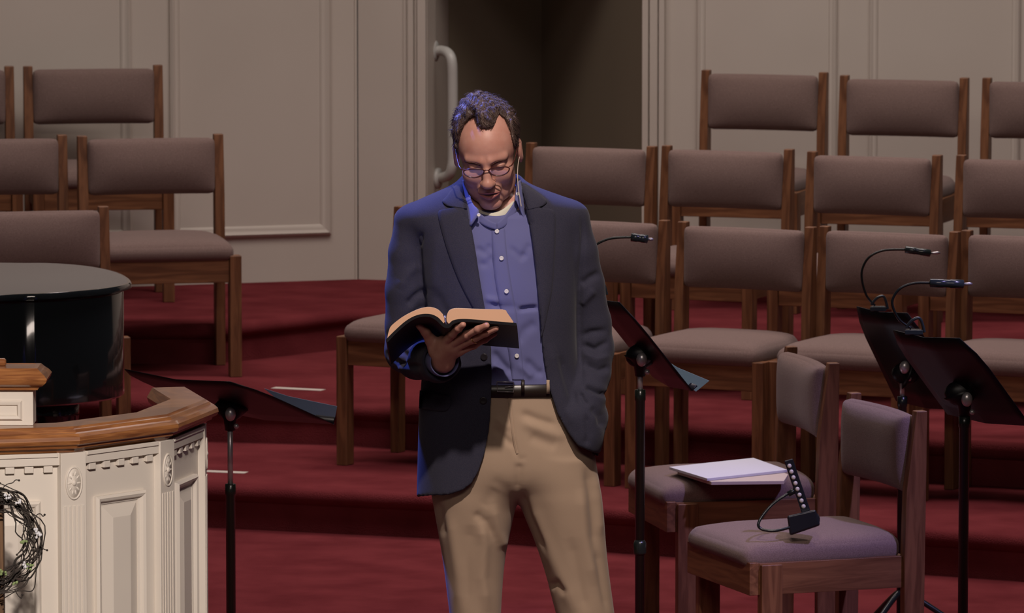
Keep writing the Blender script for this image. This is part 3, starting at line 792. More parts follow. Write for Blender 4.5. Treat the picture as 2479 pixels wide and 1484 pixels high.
# ------------------------------------------------------------------ the standing man
Y0 = 15.2
_cp, _sp = math.cos(PITCH), math.sin(PITCH)
def UV(p):
    """photo coordinates of world points (n,3)"""
    x, y, z = p[..., 0], p[..., 1], p[..., 2] - CAM_H
    dep = y * _cp - z * _sp; up = y * _sp + z * _cp
    return 1239.5 + F_PX * x / dep, 742 - F_PX * up / dep
def PX(u, v, dy=0.0): return P(u, v, Y=Y0 + dy)

def grid_eval(fn, lo, hi, vox):
    ax = [np.arange(lo[i], hi[i] + vox, vox, dtype=np.float32) for i in range(3)]
    out = np.empty((len(ax[0]), len(ax[1]), len(ax[2])), np.float32)
    for i0 in range(0, len(ax[0]), 24):
        X, Y, Z = np.meshgrid(ax[0][i0:i0 + 24], ax[1], ax[2], indexing='ij')
        out[i0:i0 + 24] = fn(X, Y, Z)
    return ax, out

def surface_nets(fn, lo, hi, vox, smooth=1):
    ax, g = grid_eval(fn, lo, hi, vox)
    g = np.where(g == 0, 1e-7, g); neg = g < 0
    nx, ny, nz = g.shape
    s = np.zeros((nx - 1, ny - 1, nz - 1), np.int16); acc = np.zeros((nx - 1, ny - 1, nz - 1, 3), np.float32); cnt = np.zeros((nx - 1, ny - 1, nz - 1), np.float32)
    sl = lambda d, n: slice(d, n - 1 + d)
    corners = [(a, b, c) for a in (0, 1) for b in (0, 1) for c in (0, 1)]
    C = {c: g[sl(c[0], nx), sl(c[1], ny), sl(c[2], nz)] for c in corners}
    inside = sum((C[c] < 0).astype(np.int16) for c in corners)
    act = (inside > 0) & (inside < 8)
    idx = np.argwhere(act)
    Cv = {c: C[c][act] for c in corners}
    acc = np.zeros((len(idx), 3), np.float64); cnt = np.zeros(len(idx))
    for c in corners:
        for d in range(3):
            if c[d] == 0:
                e = list(c); e[d] = 1; e = tuple(e)
                a, b = Cv[c], Cv[e]; m = (a < 0) != (b < 0)
                t = np.where(m, a / np.where(m, a - b, 1), 0)
                pt = np.array(c, float)[None, :].repeat(len(a), 0); pt[:, d] += t
                acc[m] += pt[m]; cnt[m] += 1
    v = acc / cnt[:, None] + idx
    v = v * vox + np.array([ax[0][0], ax[1][0], ax[2][0]])
    vid = -np.ones(act.shape, np.int64); vid[act] = np.arange(len(idx))
    faces = []
    for d in range(3):
        o1, o2 = [(1, 2), (2, 0), (0, 1)][d]
        a = np.take(neg, range(0, g.shape[d] - 1), axis=d); b = np.take(neg, range(1, g.shape[d]), axis=d)
        ch = np.argwhere(a != b)
        if len(ch) == 0: continue
        ok = (ch[:, o1] > 0) & (ch[:, o2] > 0) & (ch[:, o1] < g.shape[o1] - 1) & (ch[:, o2] < g.shape[o2] - 1)
        ch = ch[ok]; sgn = a[tuple(ch.T)]
        def q(d1, d2):
            k = ch.copy(); k[:, o1] -= d1; k[:, o2] -= d2; return vid[tuple(k.T)]
        f = np.stack([q(1, 1), q(0, 1), q(0, 0), q(1, 0)], 1)
        f[~sgn] = f[~sgn][:, ::-1]; faces.append(f)
    f = np.concatenate(faces); f = f[(f >= 0).all(1)]
    for _ in range(smooth): v = lap(v, f, 0.5)
    return v, f

def lap(v, f, k):
    acc = np.zeros_like(v); c = np.zeros(len(v))
    for a in range(4):
        b = (a + 1) % 4
        for q in range(3):
            acc[:, q] += np.bincount(f[:, a], v[f[:, b], q], len(v)) + np.bincount(f[:, b], v[f[:, a], q], len(v))
        c += np.bincount(f[:, a], minlength=len(v)) + np.bincount(f[:, b], minlength=len(v))
    return v * (1 - k) + k * acc / np.maximum(c, 1)[:, None]

def vnormals(v, f):
    n = np.cross(v[f[:, 2]] - v[f[:, 0]], v[f[:, 3]] - v[f[:, 1]])
    out = np.zeros_like(v)
    for a in range(4):
        for q in range(3): out[:, q] += np.bincount(f[:, a], n[:, q], len(v))
    return out / np.maximum(np.linalg.norm(out, axis=1), 1e-12)[:, None]

def smin(a, b, k):
    h = np.clip(0.5 + 0.5 * (b - a) / k, 0, 1); return b * (1 - h) + a * h - k * h * (1 - h)
def smax(a, b, k): return -smin(-a, -b, k)
def ell(X, Y, Z, c, r):
    q = np.sqrt(((X - c[0]) / r[0]) ** 2 + ((Y - c[1]) / r[1]) ** 2 + ((Z - c[2]) / r[2]) ** 2)
    q2 = np.sqrt(((X - c[0]) / r[0] ** 2) ** 2 + ((Y - c[1]) / r[1] ** 2) ** 2 + ((Z - c[2]) / r[2] ** 2) ** 2)
    return q * (q - 1) / np.maximum(q2, 1e-6)
def cap(X, Y, Z, a, b, ra, rb):
    a = np.array(a, np.float32); b = np.array(b, np.float32); d = b - a; L = float((d * d).sum()) + 1e-12
    t = np.clip(((X - a[0]) * d[0] + (Y - a[1]) * d[1] + (Z - a[2]) * d[2]) / L, 0, 1)
    return np.sqrt((X - a[0] - t * d[0]) ** 2 + (Y - a[1] - t * d[1]) ** 2 + (Z - a[2] - t * d[2]) ** 2) - (ra + (rb - ra) * t)
def chain(X, Y, Z, pts, k=0.012):
    d = None
    for (p, r), (q, s) in zip(pts[:-1], pts[1:]):
        e = cap(X, Y, Z, p, q, r, s); d = e if d is None else smin(d, e, k)
    return d

NK = [(P(1186, 415, Y=Y0 + 0.01), 0.060), (P(1190, 480, Y=Y0 + 0.012), 0.061), (P(1192, 540, Y=Y0 + 0.005), 0.070)]
class Loft:
    """vertical body from rows (v, u_left, u_right, y_centre, half_depth)"""
    def __init__(s, rows, inset=0.0, p=2.3, sm=3):
        r = []
        for v, ul, ur, yc, ry in rows:
            a, b = P(ul, v, Y=Y0), P(ur, v, Y=Y0); r.append((a.z, a.x, b.x, yc, ry))
        r.sort(); r = np.array(r); zz = np.arange(r[0, 0], r[-1, 0], 0.004)
        T = [np.interp(zz, r[:, 0], r[:, i]) for i in range(1, 5)]
        if sm:
            k = np.exp(-0.5 * (np.arange(-3 * sm, 3 * sm + 1) / sm) ** 2); k /= k.sum()
            T = [np.convolve(np.pad(t, 3 * sm, mode='edge'), k, 'valid') for t in T]
        s.zz, s.T, s.inset, s.p = zz, T, inset, p
    def __call__(s, X, Y, Z, off=0.0):
        z1 = Z[0, 0, :] if Z.ndim == 3 else Z
        xl, xr, yc, ry = [np.interp(z1, s.zz, t).astype(np.float32) for t in s.T]
        rx = (xr - xl) / 2 - s.inset + off; ry = ry - s.inset + off; cx = (xl + xr) / 2
        q = (np.abs((X - cx) / rx) ** s.p + np.abs((Y - Y0 - yc) / ry) ** s.p) ** (1 / s.p)
        return (q - 1) * np.minimum(rx, ry)

def creases(v, f, items, front=True, ymid=Y0, gain=1.5):
    """items: (points in photo px, width px, depth m): negative depth = ridge"""
    n = vnormals(v, f); u_, v_ = UV(v); tot = np.zeros(len(v))
    fr = np.clip((ymid - v[:, 1]) / 0.03, 0, 1) if front else 1.0
    for pts, w, d in items:
        best = np.full(len(v), 1e9); tt = np.zeros(len(v)); ns = len(pts) - 1
        for i in range(ns):
            (ax, ay), (bx, by) = pts[i], pts[i + 1]
            dx, dy = bx - ax, by - ay
            t = np.clip(((u_ - ax) * dx + (v_ - ay) * dy) / (dx * dx + dy * dy), 0, 1)
            e = np.hypot(u_ - ax - t * dx, v_ - ay - t * dy)
            m = e < best; best = np.where(m, e, best); tt = np.where(m, (i + t) / ns, tt)
        tap = np.clip(np.minimum(tt, 1 - tt) * 5 + 0.15, 0, 1)
        tot += gain * d * np.exp(-(best / w) ** 2) * tap
    return v - n * (tot * fr)[:, None]

def wobble(v, f, amp, s, seed):
    r = np.random.RandomState(seed); n = vnormals(v, f); t = np.zeros(len(v))
    for i in range(7):
        k = r.normal(size=3) * s * np.array([1.0, 1.0, 0.6]); t += np.sin(v @ k + r.uniform(0, 6.28)) / 7
    return v + n * (amp * t)[:, None]

def np_mesh(name, v, f, m, parent=None, label=None):
    me = D.meshes.new(name); me.vertices.add(len(v)); me.vertices.foreach_set('co', np.asarray(v, np.float32).ravel())
    me.loops.add(len(f) * 4); me.loops.foreach_set('vertex_index', np.asarray(f, np.int32).ravel())
    me.polygons.add(len(f)); me.polygons.foreach_set('loop_start', np.arange(0, len(f) * 4, 4, dtype=np.int32))
    me.polygons.foreach_set('use_smooth', np.ones(len(f), bool)); me.update(calc_edges=True); me.validate()
    for k in (m if isinstance(m, (list, tuple)) else [m]): me.materials.append(k)
    o = D.objects.new(name, me); COL.objects.link(o)
    if parent is not None: o.parent = parent
    if label: o['label'] = label
    return o
def bvh_of(v, f): return BVHTree.FromPolygons([tuple(p) for p in v], [tuple(int(i) for i in q) for q in f])

# ---- materials
M['skin'] = mat('skin', (0.56, 0.290, 0.225, 1), 0.46, 0.4, noise=(38, 3, (0.50, 0.235, 0.180, 1), 0.35, 0.7), bump=(420, 0.12, 0.001), sss=0.12)
M['hair'] = mat('dark_brown_hair', (0.095, 0.060, 0.050, 1), 0.42, 0.5, bump=(240, 0.6, 0.003))
M['jacket'] = mat('navy_wool', (0.030, 0.030, 0.052, 1), 0.85, 0.15, noise=(700, 2, (0.043, 0.041, 0.062, 1), 0.4, 0.6), bump=(900, 0.25, 0.001), sheen=0.08)
M['shirt'] = mat('blue_cotton_shirt', (0.130, 0.135, 0.300, 1), 0.75, 0.2, bump=(900, 0.15, 0.0008), sheen=0.1)
M['tee'] = mat('white_undershirt', (0.62, 0.60, 0.50, 1), 0.8, 0.2)
M['khaki'] = mat('khaki_cotton', (0.43, 0.312, 0.222, 1), 0.85, 0.15, noise=(3.0, 3, (0.395, 0.287, 0.205, 1), 0.35, 0.7), bump=(800, 0.2, 0.0008), sheen=0.1)
M['belt'] = mat('dark_leather', (0.020, 0.013, 0.010, 1), 0.35, 0.5)
M['pearl'] = mat('pearl_button', (0.72, 0.70, 0.70, 1), 0.25, 0.5)
M['dark_button'] = mat('dark_horn_button', (0.020, 0.017, 0.020, 1), 0.3, 0.5)
M['gold'] = mat('gold', (0.80, 0.58, 0.28, 1), 0.25, 0.5, metal=1.0)
M['frame'] = mat('dark_red_tortoise', (0.065, 0.016, 0.012, 1), 0.25, 0.5)
M['lip'] = mat('lip_skin', (0.42, 0.150, 0.135, 1), 0.40, 0.4)
M['stubble'] = mat('brow_hair', (0.23, 0.118, 0.085, 1), 0.7, 0.2)

# ---- torso, hips and legs
JROWS = [(425, 1122, 1258, 0.02, 0.060), (440, 1112, 1266, 0.018, 0.074), (455, 1086, 1300, 0.012, 0.088), (468, 1052, 1340, 0.010, 0.095), (480, 1028, 1384, 0.008, 0.100),
         (492, 1002, 1406, 0.006, 0.104), (502, 974, 1418, 0.005, 0.106), (512, 956, 1422, 0.004, 0.108), (530, 958, 1420, 0.003, 0.110), (562, 992, 1406, 0.0, 0.118), (600, 1006, 1402, 0.0, 0.128), (700, 1020, 1398, 0.0, 0.134), (800, 1025, 1396, 0.0, 0.130),
         (900, 1022, 1402, 0.0, 0.127), (1000, 1015, 1430, 0.0, 0.132), (1100, 1011, 1450, 0.0, 0.137), (1215, 1008, 1460, 0.0, 0.142)]
torso = Loft(JROWS)
shirtL = Loft(JROWS, inset=0.013)
TROWS = [(925, 1046, 1390, 0, 0.112), (960, 1044, 1394, 0, 0.115), (1040, 1036, 1416, 0, 0.120), (1110, 1036, 1437, 0, 0.122), (1170, 1040, 1449, 0, 0.118), (1215, 1046, 1456, 0, 0.10)]
hips = Loft(TROWS, inset=0.0)
LL = Loft([(1120, 1066, 1238, 0, 0.088), (1200, 1046, 1254, 0, 0.105), (1250, 1054, 1243, 0, 0.098), (1300, 1062, 1232, 0, 0.092), (1350, 1070, 1222, 0, 0.086), (1400, 1078, 1217, 0, 0.080), (1484, 1090, 1213, 0, 0.076), (1600, 1100, 1212, 0.005, 0.074), (1750, 1106, 1208, 0.01, 0.066), (1870, 1106, 1204, 0.0, 0.068), (1900, 1106, 1204, 0.0, 0.070)], p=2.0)
RL = Loft([(1120, 1262, 1422, 0, 0.088), (1200, 1252, 1457, 0, 0.105), (1250, 1270, 1462, 0, 0.098), (1300, 1290, 1465, 0, 0.092), (1350, 1308, 1469, 0, 0.086), (1400, 1325, 1475, 0, 0.080), (1484, 1347, 1486, 0, 0.076), (1600, 1372, 1496, 0.005, 0.074), (1750, 1396, 1502, 0.01, 0.066), (1870, 1404, 1504, 0.0, 0.068), (1900, 1404, 1504, 0.0, 0.070)], p=2.0)
z_of = lambda v, dy=0.0: P(1239, v, Y=Y0 + dy).z
def uvz(X, Y, Z):
    z = Z - CAM_H; dep = Y * _cp - z * _sp
    return 1239.5 + F_PX * X / dep, 742 - F_PX * (Y * _sp + z * _cp) / dep
def trousers_f(X, Y, Z, off=0.0):
    h = smax(hips(X, Y, Z, off), z_of(1204) - Z, 0.09); h = np.maximum(h, Z - z_of(930))
    l = np.maximum(np.maximum(LL(X, Y, Z, off), Z - z_of(1120)), 0.045 - Z)
    r = np.maximum(np.maximum(RL(X, Y, Z, off), Z - z_of(1120)), 0.045 - Z)
    return smin(h, np.minimum(l, r), 0.035)
tv, tf = surface_nets(trousers_f, (-0.26, Y0 - 0.16, 0.03), (0.32, Y0 + 0.16, z_of(920)), 0.0045, 2)
tv = creases(tv, tf, [
    ([(1228, 955), (1234, 1010), (1242, 1075), (1254, 1112)], 5, 0.0035), ([(1254, 1112), (1275, 1108)], 6, 0.0012),
    ([(1257, 1120), (1256, 1150), (1252, 1190)], 10, 0.005),
    ([(1195, 1035), (1220, 1060), (1246, 1082)], 8, 0.004), ([(1200, 1010), (1235, 1040)], 8, -0.003),
    ([(1260, 1000), (1300, 1015), (1350, 1030)], 10, 0.0045), ([(1262, 1022), (1320, 1045), (1370, 1060)], 12, -0.004), ([(1280, 1055), (1350, 1082)], 14, 0.004),
    ([(1145, 1246), (1160, 1250), (1175, 1262), (1200, 1310)], 10, 0.004), ([(1165, 1262), (1172, 1320), (1168, 1400), (1180, 1484)], 14, -0.008), ([(1190, 1220), (1205, 1290), (1222, 1330)], 12, -0.006), ([(1140, 1270), (1130, 1350), (1128, 1484)], 16, 0.005),
    ([(1085, 1240), (1098, 1320), (1112, 1400), (1118, 1484)], 14, -0.005), ([(1060, 1215), (1075, 1300)], 10, 0.004),
    ([(1190, 1160), (1220, 1176), (1240, 1182)], 12, 0.0015), ([(1200, 1180), (1170, 1230)], 14, 0.002),
    ([(1262, 1190), (1285, 1250), (1325, 1340)], 8, 0.006), ([(1280, 1200), (1310, 1290), (1360, 1400), (1390, 1484)], 16, -0.006), ([(1330, 1420), (1350, 1412), (1372, 1440)], 9, 0.006),
    ([(1420, 1130), (1432, 1190), (1440, 1260), (1444, 1340)], 12, 0.007), ([(1405, 1180), (1415, 1300), (1440, 1420)], 14, -0.006), ([(1442, 1150), (1452, 1220), (1456, 1300)], 8, -0.005),
    ([(1380, 1300), (1400, 1400), (1420, 1484)], 14, 0.005), ([(1445, 1330), (1455, 1400), (1470, 1484)], 9, 0.005),
], gain=1.15)
tv = wobble(tv, tf, 0.0035, 26, 3)

# arms: (point, radius)
SL = [(PX(1003, 545, 0.0), 0.052), (PX(985, 610, 0.0), 0.047), (PX(982, 700, 0.005), 0.050), (PX(984, 790, 0.015), 0.053), (PX(986, 848, 0.010), 0.056)]
SL2 = [(PX(986, 848, 0.010), 0.056), (PX(1012, 868, -0.10), 0.051), (PX(1062, 876, -0.235), 0.049), (PX(1070, 872, -0.27), 0.049)]
SR = [(PX(1376, 535, 0.0), 0.052), (PX(1399, 610, 0.0), 0.048), (PX(1417, 690, 0.012), 0.048), (PX(1432, 780, 0.03), 0.050), (PX(1436, 845, 0.03), 0.052), (PX(1432, 905, 0.0), 0.048), (PX(1422, 960, -0.04), 0.045), (PX(1408, 1010, -0.07), 0.046)]
def front_u(tab, V): return np.interp(V, [t[0] for t in tab], [t[1] for t in tab]).astype(np.float32)
UL = [(430, 1118), (450, 1122), (480, 1126), (520, 1134), (600, 1148), (720, 1168), (850, 1190), (940, 1191), (1040, 1184), (1100, 1173), (1140, 1160), (1170, 1144), (1188, 1120), (1198, 1085), (1203, 1000)]
UR = [(430, 1256), (450, 1264), (480, 1270), (540, 1284), (650, 1300), (760, 1310), (850, 1315), (930, 1326), (1000, 1350), (1050, 1378), (1080, 1400), (1097, 1440), (1102, 1475)]
wrist_c = PX(1068, 874, -0.262); fore_d = (wrist_c - PX(1012, 868, -0.10)).normalized()
def jacket_f(X, Y, Z):
    b = torso(X, Y, Z)
    b = smin(b, ell(X, Y, Z, PX(1412, 1045, -0.055), (0.052, 0.062, 0.075)), 0.03)      # hand and wrist in the pocket
    b = smin(b, ell(X, Y, Z, PX(1440, 1010, -0.02), (0.036, 0.05, 0.045)), 0.02)
    s1 = smin(chain(X, Y, Z, SL), chain(X, Y, Z, SL2), 0.015)
    s1 = np.maximum(s1, (X - wrist_c.x) * fore_d.x + (Y - wrist_c.y) * fore_d.y + (Z - wrist_c.z) * fore_d.z)
    s2 = chain(X, Y, Z, SR)
    U, V = uvz(X, Y, Z)
    body = b
    inner = np.minimum(shirtL(X, Y, Z, 0.004), trousers_f(X, Y, Z, 0.004))
    inner = np.maximum(inner, Z - z_of(545)); inner = np.minimum(inner, chain(X, Y, Z, [(p, r + 0.006) for p, r in NK]))
    op = np.maximum(front_u(UL, V) - U, U - front_u(UR, V)) * 0.00104
    op = np.maximum(op, Y - Y0 + 0.01)
    hem = (V - np.where(U > 1400, 1104, np.where(Y < Y0, 1204, 1196))) * 0.00104
    body = np.maximum(body, -inner); body = np.maximum(body, hem)
    d = smin(body, s1, 0.014)
    inner_sleeve = cap(X, Y, Z, PX(1040, 872, -0.18), wrist_c + fore_d * 0.02, 0.036, 0.043)
    d = np.maximum(d, -inner_sleeve)
    d = smin(d, s2, 0.014)
    d = np.maximum(d, -op)
    d = np.maximum(d, -np.maximum(-inner, -np.inf) if False else d)
    top = Z - (z_of(436) + 0.25 * (Y - Y0))
    return np.maximum(d, top)
jv, jf = surface_nets(jacket_f, (-0.40, Y0 - 0.34, z_of(1212)), (0.32, Y0 + 0.17, z_of(425)), 0.0031, 6)
jv = wobble(jv, jf, 0.0030, 22, 8)
jv = creases(jv, jf, [
    ([(1022, 560), (1012, 600), (1020, 690), (1026, 760)], 7, 0.005),
    ([(1408, 520), (1412, 570), (1404, 660), (1402, 760), (1404, 850), (1410, 930)], 6, 0.0042),
    ([(1030, 700), (1005, 718), (985, 740)], 9, 0.006), ([(1032, 735), (1000, 765), (960, 800)], 10, 0.005), ([(1015, 640), (990, 660), (965, 700)], 12, -0.004),
    ([(935, 800), (960, 840), (990, 870)], 9, 0.006), ([(930, 850), (965, 880), (1020, 890)], 8, 0.006), ([(1030, 815), (1000, 850), (985, 890)], 10, -0.006), ([(1005, 820), (985, 850), (975, 880)], 8, 0.006),
    ([(1406, 690), (1430, 672), (1455, 660)], 9, 0.005), ([(1405, 740), (1440, 700)], 9, -0.004),
    ([(1405, 815), (1430, 805), (1470, 800), (1484, 790)], 8, 0.007), ([(1408, 835), (1440, 845), (1484, 822)], 8, 0.009), ([(1410, 855), (1445, 870), (1486, 858)], 9, -0.005), ([(1412, 880), (1450, 895), (1482, 888)], 9, 0.007),
    ([(1415, 935), (1440, 945), (1472, 958)], 7, 0.009), ([(1404, 950), (1412, 968), (1424, 980)], 5, 0.004), ([(1430, 985), (1452, 1008), (1458, 1035)], 9, 0.005), ([(1420, 1000), (1425, 1050), (1420, 1080)], 9, 0.004), 
    ([(1330, 830), (1345, 900), (1362, 970), (1385, 1030)], 14, -0.004), ([(1355, 860), (1375, 930), (1395, 980)], 10, 0.004),
    ([(1040, 760), (1080, 860), (1120, 900)], 16, -0.003), ([(1045, 690), (1090, 780), (1150, 840)], 12, 0.003), ([(1190, 760), (1182, 860), (1185, 930)], 8, -0.002),
    ([(1062, 560), (1050, 640), (1052, 720)], 14, -0.003),
    ([(1150, 470), (1100, 500)], 6, 0.0),
])
# ---- shirt
def shirt_f(X, Y, Z):
    d = shirtL(X, Y, Z)
    d = np.maximum(d, Z - (z_of(470) + 0.55 * (Y - Y0)))
    return np.maximum(d, z_of(940) - Z)
sv, sf = surface_nets(shirt_f, (-0.24, Y0 - 0.15, z_of(950)), (0.22, Y0 + 0.14, z_of(440)), 0.0045, 2)
sv = creases(sv, sf, [
    ([(1190, 560), (1192, 620), (1200, 690), (1216, 770), (1232, 860), (1240, 918)], 3, 0.0028),
    ([(1303, 745), (1280, 746), (1255, 750)], 5, 0.008), ([(1185, 735), (1215, 745), (1250, 742)], 7, 0.004), ([(1175, 722), (1210, 730)], 7, -0.004),
    ([(1150, 600), (1175, 612), (1190, 590)], 8, 0.003), ([(1160, 640), (1178, 640), (1194, 618)], 8, 0.003),
    ([(1232, 595), (1262, 625), (1275, 612)], 7, 0.0025), ([(1262, 625), (1285, 590)], 8, 0.002),
    ([(1192, 850), (1215, 880), (1240, 905)], 9, 0.005), ([(1190, 880), (1220, 905)], 8, -0.004), ([(1270, 870), (1300, 900), (1315, 905)], 9, 0.004), ([(1255, 880), (1290, 915)], 8, -0.004),
    ([(1300, 780), (1270, 800), (1250, 830)], 12, 0.003), ([(1205, 800), (1225, 830)], 12, 0.003)])
sv = wobble(sv, sf, 0.0030, 34, 5)

# ---- head in its own frame (eye line z=0, face to -y)
HP = math.radians(25); HO = P(1181, 374, Y=Y0 - 0.055)
HM = Matrix.Translation(HO) @ Matrix.Rotation(math.radians(-3), 4, 'Z') @ Matrix.Rotation(math.radians(-4.5), 4, 'Y') @ Matrix.Rotation(HP, 4, 'X')
HMn = np.array(HM); HI = np.array(HM.inverted())
def to_head(X, Y, Z):
    return [HI[i, 0] * X + HI[i, 1] * Y + HI[i, 2] * Z + HI[i, 3] for i in range(3)]
def cran(x, y, z, o=0.0):
    d = ell(x, y, z, (0, 0.012, 0.043), (0.0755 + o, 0.095 + o, 0.080 + o))
    return smin(d, ell(x, y, z, (0, -0.030, 0.035), (0.064 + o, 0.063 + o, 0.066 + o)), 0.02)
FZ, MZ = 0.0145, 0.0115
def head_f(X, Y, Z):
    x, y, z = to_head(X, Y, Z); ax = np.abs(x)
    d = cran(x, y, z)
    d = smin(d, ell(x, y, z, (0, -0.028, -0.030), (0.064, 0.060, 0.060)), 0.02)
    d = smin(d, ell(x, y, z, (0, -0.036, -0.078), (0.055, 0.047, 0.035)), 0.022)
    d = smin(d, ell(ax, y, z, (0.043, -0.012, -0.064), (0.018, 0.034, 0.028)), 0.02)      # jaw corner
    d = smin(d, ell(x, y, z, (0, -0.078, -0.098), (0.026, 0.014, 0.016)), 0.018)          # chin
    zf = z - FZ; zm = z - MZ
    d = smin(d, ell(ax, y, zf, (0.039, -0.064, -0.032), (0.024, 0.021, 0.024)), 0.020)     # cheek
    d = smin(d, cap(ax, y, zf, (0.010, -0.090, 0.017), (0.044, -0.074, 0.018), 0.0105, 0.0085), 0.012)   # brow
    d = smax(d, -ell(ax, y, zf, (0.031, -0.101, 0.000), (0.019, 0.017, 0.0135)), 0.010)    # socket
    d = smin(d, ell(ax, y, zf, (0.031, -0.0745, -0.001), (0.0155, 0.0145, 0.0125)), 0.004)  # lid over the eye
    d = smax(d, -cap(ax, y, zf, (0.019, -0.092, -0.0055), (0.043, -0.087, -0.0050), 0.0016, 0.0016), 0.002)  # lash line
    d = smax(d, -cap(ax, y, zf, (0.018, -0.090, 0.0065), (0.044, -0.083, 0.0060), 0.0016, 0.0014), 0.003)   # lid fold
    d = smin(d, chain(x, y, zf, [((0, -0.090, 0.008), 0.0085), ((0, -0.102, -0.012), 0.0100), ((0, -0.113, -0.032), 0.0125)], 0.008), 0.010)  # nose
    d = smin(d, ell(x, y, zf, (0, -0.1160, -0.0355), (0.0150, 0.0125, 0.0110)), 0.006)
    d = smin(d, ell(ax, y, zf, (0.0138, -0.103, -0.038), (0.0072, 0.0110, 0.0068)), 0.009)
    d = smax(d, -ell(ax, y, zf, (0.0090, -0.1085, -0.0465), (0.0046, 0.0055, 0.0042)), 0.002)   # nostril
    d = smin(d, ell(x, y, zm, (0, -0.0855, -0.064), (0.028, 0.017, 0.018)), 0.010)         # mouth mound
    d = smax(d, -cap(ax, y, zf, (0.0225, -0.104, -0.042), (0.034, -0.094, -0.066), 0.0010, 0.0008), 0.007)  # nasolabial fold
    d = smin(d, cap(ax, y, zm, (0.002, -0.1020, -0.0620), (0.027, -0.0900, -0.0680), 0.0040, 0.0022), 0.004)
    d = smin(d, cap(ax, y, zm, (0.000, -0.0995, -0.0785), (0.022, -0.0910, -0.0745), 0.0068, 0.0030), 0.004)
    d = smax(d, -cap(ax, y, zm, (0.000, -0.1050, -0.0695), (0.025, -0.0940, -0.0705), 0.0030, 0.0012), 0.0022)
    d = smax(d, -cap(ax, y, zm, (0.000, -0.0990, -0.0910), (0.014, -0.0950, -0.0890), 0.0025, 0.0020), 0.006)
    # ears
    e = ell(ax, y, z, (0.0800, 0.010, 0.000), (0.0090, 0.0185, 0.0340))
    e = smax(e, -ell(ax, y, z, (0.0880, 0.010, 0.000), (0.0065, 0.0105, 0.0190)), 0.003)
    d = smin(d, e, 0.004)
    return d
def hn_f(X, Y, Z): return smin(head_f(X, Y, Z), chain(X, Y, Z, NK, 0.01), 0.016)
hv, hf = surface_nets(hn_f, (HO.x - 0.105, HO.y - 0.15, z_of(560)), (HO.x + 0.105, HO.y + 0.15, HO.z + 0.17), 0.0019, 1)

# ---- book plane and the hand that carries it
BY = -0.40
e_dir = Vector((0.025, 0.93, -0.36)).normalized() * 0.215
def BPn(u, v): return PX(u, v, BY)
pl_o = BPn(1180, 775); pl_n = (BPn(1250, 782) - BPn(1100, 771)).cross(e_dir).normalized()
if pl_n.z > 0: pl_n = -pl_n               # pointing down, out of the cover
CAMV = Vector((0, 0, CAM_H))
def under(u, v, r):
    d = P(u, v, Y=Y0) - CAMV; t = (pl_o + pl_n * (r + 0.006) - CAMV).dot(pl_n) / d.dot(pl_n); return CAMV + d * t
wr_pt = wrist_c + fore_d * 0.015
def finger(base, mid, tip, r):
    """knuckle (u, v, dy), one middle bend (u, v), fingertip resting under the cover"""
    a = PX(*base); c = under(tip[0], tip[1], r[3]); f = lambda u, v, t: P(u, v, Y=a.y + (c.y - a.y) * t)
    return [(a, r[0]), (f(mid[0][0], mid[0][1], 0.45), r[1]), (f(mid[1][0], mid[1][1], 0.8), r[2]), (c, r[3])]
fing = [finger((1080, 826, -.325), ((1096, 808), (1110, 795)), (1121, 786), (.0115, .0100, .0090, .0078)),
        finger((1095, 832, -.325), ((1130, 811), (1158, 797)), (1178, 788), (.0115, .0102, .0090, .0078)),
        finger((1106, 840, -.320), ((1144, 822), (1176, 806)), (1201, 795), (.0112, .0100, .0088, .0076)),
        finger((1114, 850, -.310), ((1147, 836), (1174, 822)), (1198, 808), (.0105, .0090, .0078, .0066))]
thumb = [(PX(1052, 846, -.290), .0165), (PX(1042, 822, -.300), .0135), (PX(1030, 803, -.315), .0108), (PX(1014, 788, -.335), .0084)]
palm = [(wr_pt, .027), (PX(1072, 852, -.290), .027), (PX(1086, 838, -.312), .022)]
hand_pts = fing + [thumb, palm]
def hand_f(X, Y, Z):
    d = chain(X, Y, Z, palm, 0.02)
    d = smin(d, cap(X, Y, Z, PX(1102, 840, -.312), PX(1074, 832, -.305), .016, .020), 0.014)
    d = smin(d, cap(X, Y, Z, PX(1110, 850, -.305), PX(1076, 858, -.285), .013, .022), 0.014)
    d = smin(d, chain(X, Y, Z, thumb, 0.008), 0.010)
    ff = None
    for c in fing:
        e = chain(X, Y, Z, c, 0.004)
        for p, r in c[1:3]: e = smin(e, cap(X, Y, Z, p, p, r * 1.06, r * 1.06), 0.004)
        ff = e if ff is None else np.minimum(ff, e)
    d = smin(d, ff, 0.006)
    fa = cap(X, Y, Z, PX(1000, 866, -0.06), wr_pt, 0.036, 0.027)
    return smin(d, fa, 0.012)
hp = [p for c in hand_pts for p, r in c]
lo = [min(p[i] for p in hp) - 0.05 for i in range(3)]; hi = [max(p[i] for p in hp) + 0.05 for i in range(3)]
lo[0] = PX(1000, 866).x - 0.03; hi[1] = Y0
av, af = surface_nets(hand_f, lo, hi, 0.0021, 1)

